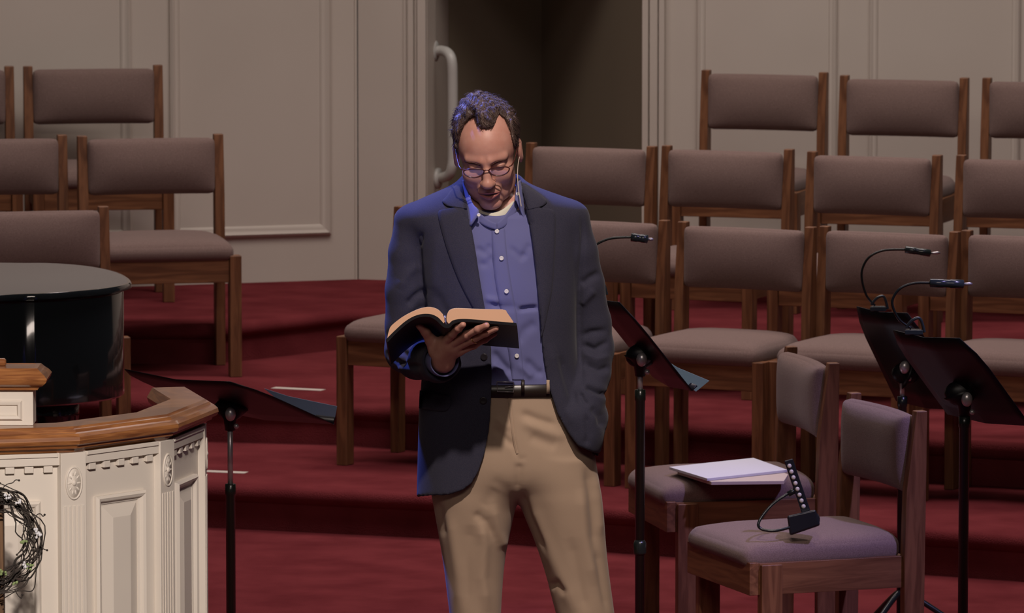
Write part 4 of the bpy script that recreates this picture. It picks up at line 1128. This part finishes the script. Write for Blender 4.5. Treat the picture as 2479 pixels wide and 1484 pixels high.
# hidden remainder of the body, coarse
def core_f(X, Y, Z):
    d = np.maximum(shirtL(X, Y, Z, -0.022), z_of(1100) - Z); d = np.maximum(d, Z - z_of(470))
    l = np.maximum(np.minimum(LL(X, Y, Z, -0.024), RL(X, Y, Z, -0.024)), Z - z_of(1090))
    l = np.maximum(l, 0.03 - Z)
    d = np.where(Z < z_of(1000), np.maximum(d, hips(X, Y, Z, -0.024)), d)
    d = smin(d, l, 0.02)
    d = np.minimum(d, chain(X, Y, Z, [(p, r - 0.016) for p, r in SL])); d = np.minimum(d, chain(X, Y, Z, [(p, r - 0.018) for p, r in SL2[:3]]))
    d = np.minimum(d, chain(X, Y, Z, [(p, r - 0.016) for p, r in SR]))
    return smin(d, chain(X, Y, Z, [(p, r - 0.006) for p, r in NK]), 0.02)
cv_, cf = surface_nets(core_f, (-0.40, Y0 - 0.34, 0.02), (0.34, Y0 + 0.17, z_of(420)), 0.011, 1)
V_ = np.concatenate([hv, av, cv_]); F_ = np.concatenate([hf, af + len(hv), cf + len(hv) + len(av)])
base = Vector((0.0, Y0, 0.0))
man = np_mesh('person', V_ - np.array(base), F_, M['skin'])
man.location = base
tag(man, 'man in navy jacket and blue shirt standing and reading from an open book', 'person')
INV = Matrix.Translation(-base)
def child(name, v, f, m, label=None, parent=man): return np_mesh(name, v - np.array(base), f, m, parent, label)
jk = child('jacket', jv, jf, M['jacket'], 'navy blazer worn open')
sh = child('shirt', sv, sf, M['shirt'], 'blue buttoned shirt')
tr = child('trousers', tv, tf, M['khaki'], 'khaki trousers')
# ---- hair
r3 = np.random.RandomState(4)
def hair_mask(x, y, z):
    ax = np.abs(x - 0.009 * np.clip(1.4 - np.abs(x) / 0.05, 0, 1))
    zv = z * 0.857 + y * 0.515
    hl = np.interp(ax, [0, .013, .021, .027, .034, .045, .055, .062, .068, .073, .09], [.060, .063, .074, .090, .096, .088, .074, .054, .026, .000, -.02]).astype(np.float32)
    zb = np.interp(y, [-.05, -.012, .0, .03, .05, .10], [-.006, .004, .030, .028, -.030, -.060]).astype(np.float32)
    return np.maximum(np.where(y < 0.004, hl - zv, -0.03), zb - z)
def hair_f(X, Y, Z):
    x, y, z = to_head(X, Y, Z)
    t = 0.0045 + 0.010 * np.clip((z - 0.03) / 0.08, 0, 1) + 0.004 * np.clip((-x + 0.01) / 0.05, 0, 1) * np.clip((z - .06) / .04, 0, 1)
    t = t + 0.016 * np.exp(-((x + 0.016) / 0.040) ** 2) * np.clip((z - 0.085) / 0.03, 0, 1)
    tuft = 0.0022 * np.sin(x * 210 + y * 120 + 2 * np.sin(z * 90)) * np.clip((z - .02) / .05, 0, 1) + 0.0016 * np.sin(x * 380 - y * 260 + z * 150)
    hm_ = hair_mask(x, y, z); fr_ = 0.30 + 0.70 * np.clip(-hm_ / 0.030, 0, 1); t = t * fr_; tuft = tuft * fr_
    return smax(cran(x, y, z) - t - tuft, hm_ + 0.0012 * np.sin(x * 520) , 0.006)
hrv, hrf = surface_nets(hair_f, (HO.x - 0.11, HO.y - 0.13, HO.z - 0.10), (HO.x + 0.11, HO.y + 0.16, HO.z + 0.18), 0.0024, 1)
# short strands over the cap
ids = r3.choice(len(hrv), 5200, replace=False); nn = vnormals(hrv, hrf)
hl = hrv @ HI[:3, :3].T + HI[:3, 3]
Rm = HMn[:3, :3]
sv_, sf_ = [], []
for i in ids:
    lp = hl[i]; n = nn[i]
    if lp[2] < 0.0: ln = 0.008
    else: ln = 0.012 + 0.008 * r3.rand()
    flow = Rm @ np.array([(0.35 if abs(lp[0]) < 0.06 else -0.05) * np.sign(lp[0]) + r3.normal() * 0.35, -0.85 + 1.3 * (abs(lp[0]) > 0.06), -0.1 - 0.9 * (abs(lp[0]) > 0.06) + r3.normal() * 0.2])
    tdir = flow - n * flow.dot(n); tdir /= max(np.linalg.norm(tdir), 1e-6)
    if hair_mask(*[np.array([q]) for q in (lp + np.array(HI[:3, :3] @ tdir) * ln * 0.8)])[0] > 0.001: ln *= 0.45
    side = np.cross(tdir, n); w = 0.00055 + 0.0003 * r3.rand(); b0 = len(sv_)
    for k, (t, h) in enumerate(((0, -0.001), (0.4, 0.0008), (0.8, 0.0008), (1.0, 0.0002))):
        c = hrv[i] + tdir * ln * t + n * (h + 0.001 * r3.rand()); ww = w * (1 - 0.8 * t)
        sv_ += [c - side * ww, c + n * ww * 1.2, c + side * ww]
    for k in range(3):
        for q in range(3):
            a, b_ = b0 + k * 3 + q, b0 + k * 3 + (q + 1) % 3; sf_.append((a, b_, b_ + 3, a + 3))
HV = np.concatenate([hrv, np.array(sv_)]); HF = np.concatenate([hrf, np.array(sf_) + len(hrv)])
child('hair', HV, HF, M['hair'], 'short dark hair with receding temples')

def head_pt(x, y, z): return INV @ (HM @ Vector((x, y, z)))
HB = bvh_of(V_[:len(hv)], hf)
def on_head(x, z, out=0.0008):
    """surface point of the face at local x, z"""
    o = HM @ Vector((x, -0.25, z)); d = (HM.to_3x3() @ Vector((0, 1, 0))).normalized()
    h = HB.ray_cast(o, d)
    p = h[0] if h[0] is not None else HM @ Vector((x, -0.09, z))
    n = h[1] if h[1] is not None else -d
    if n.dot(d) > 0: n = -n
    return p + n * out, n
# eyebrows from short hairs, lashes, lips
for s in (-1, 1):
    b = MB(); b.M = INV
    for k in range(210):
        t = rnd.random(); x = s * (0.013 + 0.036 * t); z = 0.0225 + 0.0055 * math.sin(t * 2.6) + rnd.uniform(-0.0045, 0.0045) * (1 - 0.5 * t)
        p, n = on_head(x, z, 0.0002); q, _ = on_head(x + s * 0.0055, z + 0.0018 * (1 - 1.4 * t), 0.0010)
        b.tube([p, (p + q) / 2 + n * 0.0005, q], [0.00035, 0.00035, 0.00012], 3)
    b.build('eyebrow', M['stubble'], man, label='brown eyebrow')
for s in (-1, 1):
    b = MB(); b.M = INV
    pts = [on_head(s * (0.018 + 0.026 * t), FZ - 0.0056 + 0.0012 * math.sin(t * 3.1), 0.0004)[0] for t in [i / 8 for i in range(9)]]
    b.tube(pts, [0.0003] + [0.0009] * 7 + [0.0003], 6)
    b.build('eyelashes', M['stubble'], man, label='lashes of the lowered eyelid')
def strip_surface(name, rowsA, rowsB, n, m, surf, th, mat_, parent, label=None, off=0.0, puff=0.0):
    """thin panel between two curves laid on a surface; surf(u, v) -> (point, normal)"""
    A = catmull([Vector((p[0], p[1], 0)) for p in rowsA], 10); B = catmull([Vector((p[0], p[1], 0)) for p in rowsB], 10)
    def samp(L, t):
        x = t * (len(L) - 1); i = min(int(x), len(L) - 2); return L[i].lerp(L[i + 1], x - i)
    top, bot = [], []
    for i in range(n + 1):
        a, c = samp(A, i / n), samp(B, i / n)
        for j in range(m + 1):
            q = a.lerp(c, j / m); p, nr = surf(q.x, q.y)
            top.append(p + nr * (off + th + puff * math.sin(PI * j / m))); bot.append(p + nr * (off - 0.001))
    b = MB(); b.M = INV; N = (n + 1) * (m + 1); fs = []
    for i in range(n):
        for j in range(m):
            k = i * (m + 1) + j; fs.append((k, k + m + 1, k + m + 2, k + 1)); fs.append((N + k, N + k + 1, N + k + m + 2, N + k + m + 1))
    rim = [j for j in range(m + 1)] + [i * (m + 1) + m for i in range(1, n + 1)] + [n * (m + 1) + j for j in range(m - 1, -1, -1)] + [i * (m + 1) for i in range(n - 1, 0, -1)]
    for i in range(len(rim)): a, c = rim[i], rim[(i + 1) % len(rim)]; fs.append((a, c, N + c, N + a))
    b.add(top + bot, fs)
    bm = bmesh.new(); o = b.build(name, mat_, parent, label=label); bm.from_mesh(o.data); bmesh.ops.recalc_face_normals(bm, faces=bm.faces); bm.to_mesh(o.data); bm.free()
    return o
lipS = lambda x, z: on_head(x, z + MZ, 0.0)
strip_surface('lips', [(-0.028, -0.0675), (-0.014, -0.0640), (-0.004, -0.0605), (0, -0.0615), (0.004, -0.0605), (0.014, -0.0640), (0.028, -0.0675)],
              [(-0.028, -0.0690), (-0.014, -0.0688), (0, -0.0684), (0.014, -0.0688), (0.028, -0.0690)], 20, 3, lipS, 0.0006, M['lip'], man, 'upper lip', puff=0.0006)
strip_surface('lips', [(-0.026, -0.0700), (-0.013, -0.0722), (0, -0.0730), (0.013, -0.0722), (0.026, -0.0700)],
              [(-0.026, -0.0718), (-0.014, -0.0825), (0, -0.0855), (0.014, -0.0825), (0.026, -0.0718)], 20, 4, lipS, 0.0006, M['lip'], man, 'lower lip', puff=0.0010)

strip_surface('mouth_gap_shade', [(-0.025, -0.0688), (-0.012, -0.0684), (0, -0.0680), (0.012, -0.0684), (0.025, -0.0688)], [(-0.025, -0.0702), (-0.012, -0.0728), (0, -0.0738), (0.012, -0.0728), (0.025, -0.0702)], 20, 2, lipS, 0.0003, mat('mouth_shade', (0.05, 0.015, 0.014, 1), 0.6, 0.3), man, 'dark strip painted as shade between the lips')  # dark strip laid on the skin paints the shade of parted lips
# glasses
gl = MB(); gl.M = INV @ HM @ Matrix.Translation((0, 0, 0.0145))
for s in (-1, 1):
    c = (s * 0.0315, -0.111, 0.001)
    gl.tube([(c[0] + 0.0255 * math.cos(a), c[1] + 0.004 * abs(math.cos(a)) * (1 if s * math.cos(a) > 0 else 0.2), c[2] + 0.0165 * math.sin(a) * (0.50 if math.sin(a) > 0 else 1)) for a in [2 * PI * k / 36 for k in range(36)]], 0.0017, 8, closed=True)
    gl.tube(catmull([(s * 0.0565, -0.106, 0.006), (s * 0.064, -0.100, 0.007), (s * 0.0705, -0.075, 0.009), (s * 0.0775, -0.02, 0.013), (s * 0.0795, 0.008, 0.016), (s * 0.078, 0.020, 0.008)], 6), 0.0016, 8)
gl.tube(catmull([(-0.007, -0.1125, 0.002), (-0.003, -0.1145, 0.005), (0.003, -0.1145, 0.005), (0.007, -0.1125, 0.002)], 5), 0.0014, 8)
glo = gl.build('glasses', M['frame'], man, label='dark oval rimmed glasses')
M['lens'] = D.materials.new('clear_lens'); M['lens'].use_nodes = True
nt = M['lens'].node_tree; bs = nt.nodes['Principled BSDF']; bs.inputs['Roughness'].default_value = 0.02
gl_n = nt.nodes.new('ShaderNodeBsdfGlossy'); gl_n.inputs['Roughness'].default_value = 0.03
tr_n = nt.nodes.new('ShaderNodeBsdfTransparent'); mx = nt.nodes.new('ShaderNodeMixShader'); mx.inputs[0].default_value = 0.035
nt.links.new(tr_n.outputs[0], mx.inputs[1]); nt.links.new(gl_n.outputs[0], mx.inputs[2]); nt.links.new(mx.outputs[0], nt.nodes['Material Output'].inputs[0])
for s in (-1, 1):
    lb = MB(); lb.M = INV @ HM @ Matrix.Translation((0, 0, 0.0145)); c = (s * 0.0315, -0.111, 0.001); ring = []
    for dy in (0, 0.0015):
        ring += [(c[0] + 0.0248 * math.cos(a), c[1] + dy, c[2] + 0.0158 * math.sin(a) * (0.50 if math.sin(a) > 0 else 1)) for a in [2 * PI * k / 36 for k in range(36)]]
    lb.add(ring, [list(range(36)), list(range(36, 72))[::-1]] + [(k, (k + 1) % 36 + 0, 36 + (k + 1) % 36, 36 + k) for k in range(36)])
    lb.build('lens', M['lens'], glo, smooth=False)
b = MB(); b.M = INV
b.tube(catmull([P(1258, 378, Y=Y0 - 0.06), P(1254, 400, Y=Y0 - 0.075), P(1253, 430, Y=Y0 - 0.085), P(1256, 462, Y=Y0 - 0.095), P(1262, 500, Y=Y0 - 0.105)], 8), 0.0011, 6)
b.build('headset_wire', M['paper_tan'], man, label='thin tan microphone wire hanging from the ear')

# ---- surfaces for applied details
BJ = bvh_of(jv, jf); BS = bvh_of(sv, sf); BT = bvh_of(tv, tf)
last = {}
def surf_of(bv, key, dflt):
    def s(u, v):
        d = (P(u, v, Y=Y0) - CAMV).normalized(); h = bv.ray_cast(CAMV, d)
        if h[0] is None or h[0].y > Y0 - 0.02:
            p = P(u, v, Y=last.get(key, Y0 + dflt)); return p, Vector((0, -1, 0.1)).normalized()
        last[key] = h[0].y; n = h[1] if h[1].dot(d) < 0 else -h[1]
        n = (n + Vector((0, -1.2, 0))).normalized()
        return h[0], n
    return s
SJ, SS, ST = surf_of(BJ, 'j', -0.1), surf_of(BS, 's', -0.1), surf_of(BT, 't', -0.1)

# lapels and collar of the jacket
strip_surface('lapel', [(1072, 508), (1061, 516), (1070, 560), (1088, 618), (1112, 680), (1140, 735), (1164, 778)], [(1130, 498), (1134, 518), (1141, 550), (1151, 606), (1160, 665), (1170, 725), (1180, 780)], 40, 8, SJ, 0.0040, M['jacket'], jk, puff=0.003)
strip_surface('lapel', [(1318, 505), (1342, 513), (1345, 560), (1342, 630), (1336, 700), (1324, 760), (1313, 816)], [(1272, 497), (1279, 522), (1285, 556), (1294, 620), (1301, 690), (1306, 750), (1311, 816)], 40, 8, SJ, 0.0040, M['jacket'], jk, puff=0.003)
strip_surface('collar', [(1108, 447), (1092, 463), (1080, 478), (1071, 489), (1084, 500)], [(1122, 447), (1124, 462), (1126, 478), (1128, 494), (1130, 506)], 16, 6, SJ, 0.0050, M['jacket'], jk, puff=0.003)
strip_surface('collar', [(1272, 451), (1294, 464), (1312, 476), (1324, 489), (1312, 500)], [(1264, 452), (1267, 463), (1271, 478), (1275, 494), (1279, 508)], 16, 6, SJ, 0.0050, M['jacket'], jk, puff=0.003)
strip_surface('pocket_flap', [(1016, 945), (1050, 950), (1090, 958)], [(1014, 988), (1050, 994), (1080, 995), (1092, 978)], 16, 6, SJ, 0.0025, M['jacket'], jk, puff=0.001)
def disc(name, u, v, S, r, m, parent, out=0.002, holes=True):
    p, n = S(u, v); b = MB(); q = n.to_track_quat('Z', 'Y').to_matrix().to_4x4(); b.M = INV @ Matrix.Translation(p + n * out) @ q
    b.lathe([(r * 0.9, -0.001), (r, 0.0), (r, 0.0008), (r * 0.85, 0.0014), (r * 0.6, 0.0010), (0.0002, 0.0008)], (0, 0, 0), 18)
    o = b.build(name, m, parent); return o
disc('button', 1170, 970, SJ, 0.0095, M['dark_button'], jk, 0.001)
disc('button', 1172, 864, SJ, 0.0090, M['dark_button'], jk, 0.001)
# shirt placket, buttons and collar
strip_surface('placket', [(1190, 556), (1192, 620), (1200, 690), (1216, 770), (1232, 860), (1240, 920)], [(1222, 552), (1228, 620), (1238, 690), (1252, 770), (1264, 860), (1268, 920)], 50, 5, SS, 0.0012, M['shirt'], sh)
for u, v in ((1203, 560), (1214, 625), (1226, 705), (1240, 785), (1251, 861)): disc('button', u, v, SS, 0.0056, M['pearl'], sh, 0.0045)
def flat(cor, depth):        # collar surface in front of the neck: depth as a function of photo v
    def s(u, v):
        f_ = min(1, max(0, (v - 430) / 110.0)); side = abs(u - 1195) / 70.0
        p = P(u, v, Y=Y0 + depth[0] + (depth[1] - depth[0]) * f_ + 0.045 * min(1.3, side) ** 2); return p, Vector(((u - 1195) / 160.0, -1, 0.25)).normalized()
    return s
CS = flat(None, (-0.086, -0.138))
# white undershirt, collar band, collar flaps
strip_surface('undershirt', [(1156, 502), (1170, 512), (1190, 516), (1215, 508), (1243, 486)], [(1158, 520), (1180, 540), (1200, 548), (1222, 536), (1246, 508)], 18, 5, flat(None, (-0.060, -0.088)), 0.002, M['tee'], sh, 'white undershirt at the open collar', puff=0.003)
strip_surface('collar_band', [(1150, 502), (1162, 516), (1176, 527), (1190, 536), (1203, 541)], [(1148, 520), (1156, 534), (1170, 545), (1186, 552), (1203, 557)], 14, 4, flat(None, (-0.075, -0.105)), 0.002, M['shirt'], sh)
strip_surface('collar_band', [(1203, 541), (1216, 528), (1230, 511), (1244, 490), (1250, 478)], [(1203, 557), (1222, 549), (1238, 532), (1250, 512), (1254, 496)], 14, 4, flat(None, (-0.075, -0.103)), 0.002, M['shirt'], sh)
strip_surface('shirt_collar', [(1121, 436), (1122, 462), (1127, 495), (1132, 520), (1137, 546)], [(1128, 452), (1137, 476), (1147, 496), (1160, 514), (1141, 547)], 18, 6, CS, 0.0025, M['shirt'], sh, 'left collar point', puff=0.002)
strip_surface('shirt_collar', [(1259, 436), (1264, 462), (1268, 490), (1270, 512), (1272, 533)], [(1250, 444), (1248, 468), (1247, 484), (1252, 492), (1269, 534)], 18, 6, CS, 0.0025, M['shirt'], sh, 'right collar point', puff=0.002)
for u, v in ((1160, 521), (1252, 470)): disc('button', u, v, CS, 0.0046, M['pearl'], sh, 0.004)
# cuff of the shirt sleeve
b = MB(); b.M = INV
fo = fore_d.to_track_quat('Z', 'Y').to_matrix().to_4x4()
b.M = INV @ Matrix.Translation(wrist_c) @ fo
b.lathe([(0.037, -0.03), (0.0385, 0.000), (0.0385, 0.024), (0.0370, 0.026), (0.0350, 0.024), (0.0345, 0.0), (0.034, -0.03)], (0, 0, 0), 32)
b.f = [f for f in b.f if len(f) < 10]
b.build('cuff', M['shirt'], sh, label='shirt cuff at the raised wrist')
# belt
def band(name, v0, v1, off, th, m, parent, u0=None, u1=None, n=72):
    zc = (z_of(v0) + z_of(v1)) / 2; hw = (z_of(v0) - z_of(v1)) / 2; vs = []; fs = []
    for k in range(n):
        a = 2 * PI * k / n; dr = Vector((math.cos(a), math.sin(a), 0)); c = Vector(((P(1046, 940, Y=Y0).x + P(1402, 940, Y=Y0).x) / 2, Y0, zc))
        for (o_, z) in ((off, -hw), (off + th, -hw * 0.9), (off + th, hw * 0.9), (off, hw)):
            rx, ry = 0.185 + o_, 0.1125 + o_; q = (abs(dr.x / rx) ** 2.3 + abs(dr.y / ry) ** 2.3) ** (-1 / 2.3); vs.append(c + dr * q + Vector((0, 0, z)))
    for k in range(n):
        for j in range(4): fs.append((k * 4 + j, ((k + 1) % n) * 4 + j, ((k + 1) % n) * 4 + (j + 1) % 4, k * 4 + (j + 1) % 4))
    b = MB(); b.M = INV; b.add(vs, fs); return b.build(name, m, parent, bevel=0.0)
bl = band('belt', 919, 951, 0.001, 0.0035, M['belt'], man)
bl['label'] = 'dark leather belt'
def bel(u, v, out=0.006):
    d = P(u, v, Y=Y0); x = d.x - (P(1046, 940, Y=Y0).x + P(1402, 940, Y=Y0).x) / 2; ry = 0.117 + out; rx = 0.19 + out
    y = ry * (1 - min(1, abs(x / rx)) ** 2.3) ** (1 / 2.3); return P(u, v, Y=Y0 - y)
b = MB(); b.M = INV; b.tube([bel(1203, 924), bel(1243, 925), bel(1243, 949), bel(1204, 948)], 0.0013, 8, closed=True)
b.tube([bel(1222, 937, 0.007), bel(1244, 936, 0.007)], 0.0012, 6); b.build('buckle', M['chrome'], bl)
for u, mk, pr_n in ((1266, 'belt', bl), (1327, 'khaki', tr)):
    b = MB(); b.M = INV; q = [bel(u - 4, 920, 0.007), bel(u + 4, 920, 0.007), bel(u + 4, 953, 0.007), bel(u - 4, 953, 0.007)]
    h = Vector((0, 0.004, 0)); b.hexa([q[3], q[2], q[2] + h, q[3] + h, q[0], q[1], q[1] + h, q[0] + h]); b.build('belt_loop', M[mk], pr_n)
strip_surface('fly', [(1228, 958), (1234, 1010), (1242, 1072), (1250, 1100)], [(1234, 958), (1240, 1010), (1248, 1068), (1255, 1098)], 30, 3, ST, 0.0010, M['khaki'], tr)
# ring
p, q = fing[2][1][0], fing[2][2][0]; c = p.lerp(q, 0.12); d = (q - p).normalized()
b = MB(); b.M = INV @ Matrix.Translation(c) @ d.to_track_quat('Z', 'Y').to_matrix().to_4x4()
b.tube([(0.0112 * math.cos(a), 0.0112 * math.sin(a), 0) for a in [2 * PI * k / 28 for k in range(28)]], 0.0017, 8, closed=True); b.ball((0, 0, 0), 0.0001, 6)
b.build('ring', M['gold'], man, label='gold ring on the raised hand')
# shoes, below the frame of the photo
for cu, sx in ((1156, -1), (1456, 1)):
    c = P(cu, 1900, Y=Y0); c.z = 0
    b = MB(); b.M = INV @ Matrix.Translation(c) @ Matrix.Rotation(sx * 0.16, 4, 'Z')
    def shoe(p, q):
        t = (q.y + 1) / 2; p.x *= 0.78 + 0.26 * math.sin(PI * min(1, (1 - t) * 1.15 + 0.05)); 
        if q.z > 0: p.z *= 0.55 + 0.75 * max(0, t - 0.35)
        return p
    b.cushion((0, -0.055, 0.045), 0.050, 0.150, 0.042, 0.038, 12, shoe)
    b.build('shoe', M['belt'], man, label='dark shoe')

# ------------------------------------------------------------------ the open book
M['page_edge'] = mat('gilt_page_edges', (0.86, 0.52, 0.34, 1), 0.5, 0.4, bump=None)
M['page'] = mat('book_page', (0.74, 0.66, 0.56, 1), 0.7, 0.2)
M['cover'] = mat('black_leather', (0.010, 0.009, 0.012, 1), 0.5, 0.35, bump=(300, 0.3, 0.001))
M['ribbon'] = mat('pale_ribbon', (0.55, 0.52, 0.45, 1), 0.5, 0.3)
bc = BPn(1080, 782)
bk = empty('open_book', bc, label='open book with black cover and gilt page edges held by the man', cat='book')
IB = Matrix.Translation(-bc)
def extr(name, loop, m, parent, e=e_dir, start=0.0, smooth=True, mi=None):
    pts = [BPn(u, v) + e * start for u, v in loop]; n = len(pts)
    b = MB(); b.M = IB; vs = []; K = 6
    for k in range(K + 1): vs += [p + e * (1 - start * 2) * k / K for p in pts]
    fs = [list(range(n)), [K * n + i for i in range(n)][::-1]]
    for k in range(K):
        for i in range(n): fs.append((k * n + i, (k + 1) * n + i, (k + 1) * n + (i + 1) % n, k * n + (i + 1) % n))
    b.add(vs, fs); o = b.build(name, m, parent); bm = bmesh.new(); bm.from_mesh(o.data); bmesh.ops.recalc_face_normals(bm, faces=bm.faces); bm.to_mesh(o.data); bm.free()
    o.modifiers.new('es', 'EDGE_SPLIT').split_angle = 0.6; return o
def curve2(pts, n=6): return [(p.x, p.y) for p in catmull([Vector((a, b_, 0)) for a, b_ in pts], n)]
Lc = curve2([(934, 822), (958, 798), (985, 775), (1012, 762), (1040, 760), (1060, 768), (1076, 784), (1086, 784), (1098, 775), (1125, 772), (1180, 776), (1250, 782)])
Lo = curve2([(1252, 789), (1180, 783), (1125, 779), (1100, 783), (1088, 793), (1074, 792), (1056, 776), (1038, 767), (1012, 769), (988, 782), (962, 804), (938, 829)])
extr('cover', Lc + Lo, M['cover'], bk)
pl_ = curve2([(937, 818), (941, 800), (948, 786), (972, 767), (1000, 752), (1022, 744), (1042, 742), (1060, 748), (1072, 760), (1077, 776)]) + curve2([(1074, 781), (1060, 767), (1040, 759), (1012, 761), (985, 774), (958, 797), (938, 819)])
extr('page_block', pl_, M['page_edge'], bk, start=0.03)
pr_ = curve2([(1081, 776), (1081, 764), (1086, 752), (1096, 746), (1115, 745), (1165, 747), (1218, 748), (1228, 756), (1243, 778)]) + curve2([(1241, 780), (1180, 775), (1125, 771), (1098, 774), (1087, 783)])
extr('page_block', pr_, M['page_edge'], bk, start=0.03)
# page surfaces on top of the blocks
for nm, cv in (('page', [(950, 785), (972, 766.5), (1000, 751.2), (1022, 743.2), (1042, 741.2), (1060, 747), (1072, 759)]), ('page', [(1081, 763), (1086, 751), (1096, 745), (1115, 744), (1165, 746), (1217, 747)])):
    c1_ = curve2(cv); c2_ = [(a, b_ + 0.8) for a, b_ in c1_[::-1]]
    extr(nm, c1_ + c2_, M['page'], bk, start=0.035)
b = MB(); b.M = IB; b.tube(catmull([BPn(1078, 770) - e_dir * 0.0, BPn(1076, 760) + e_dir * 0.1, BPn(1074, 752) + e_dir * 0.5], 5), 0.0016, 6); b.build('ribbon_marker', M['ribbon'], bk)
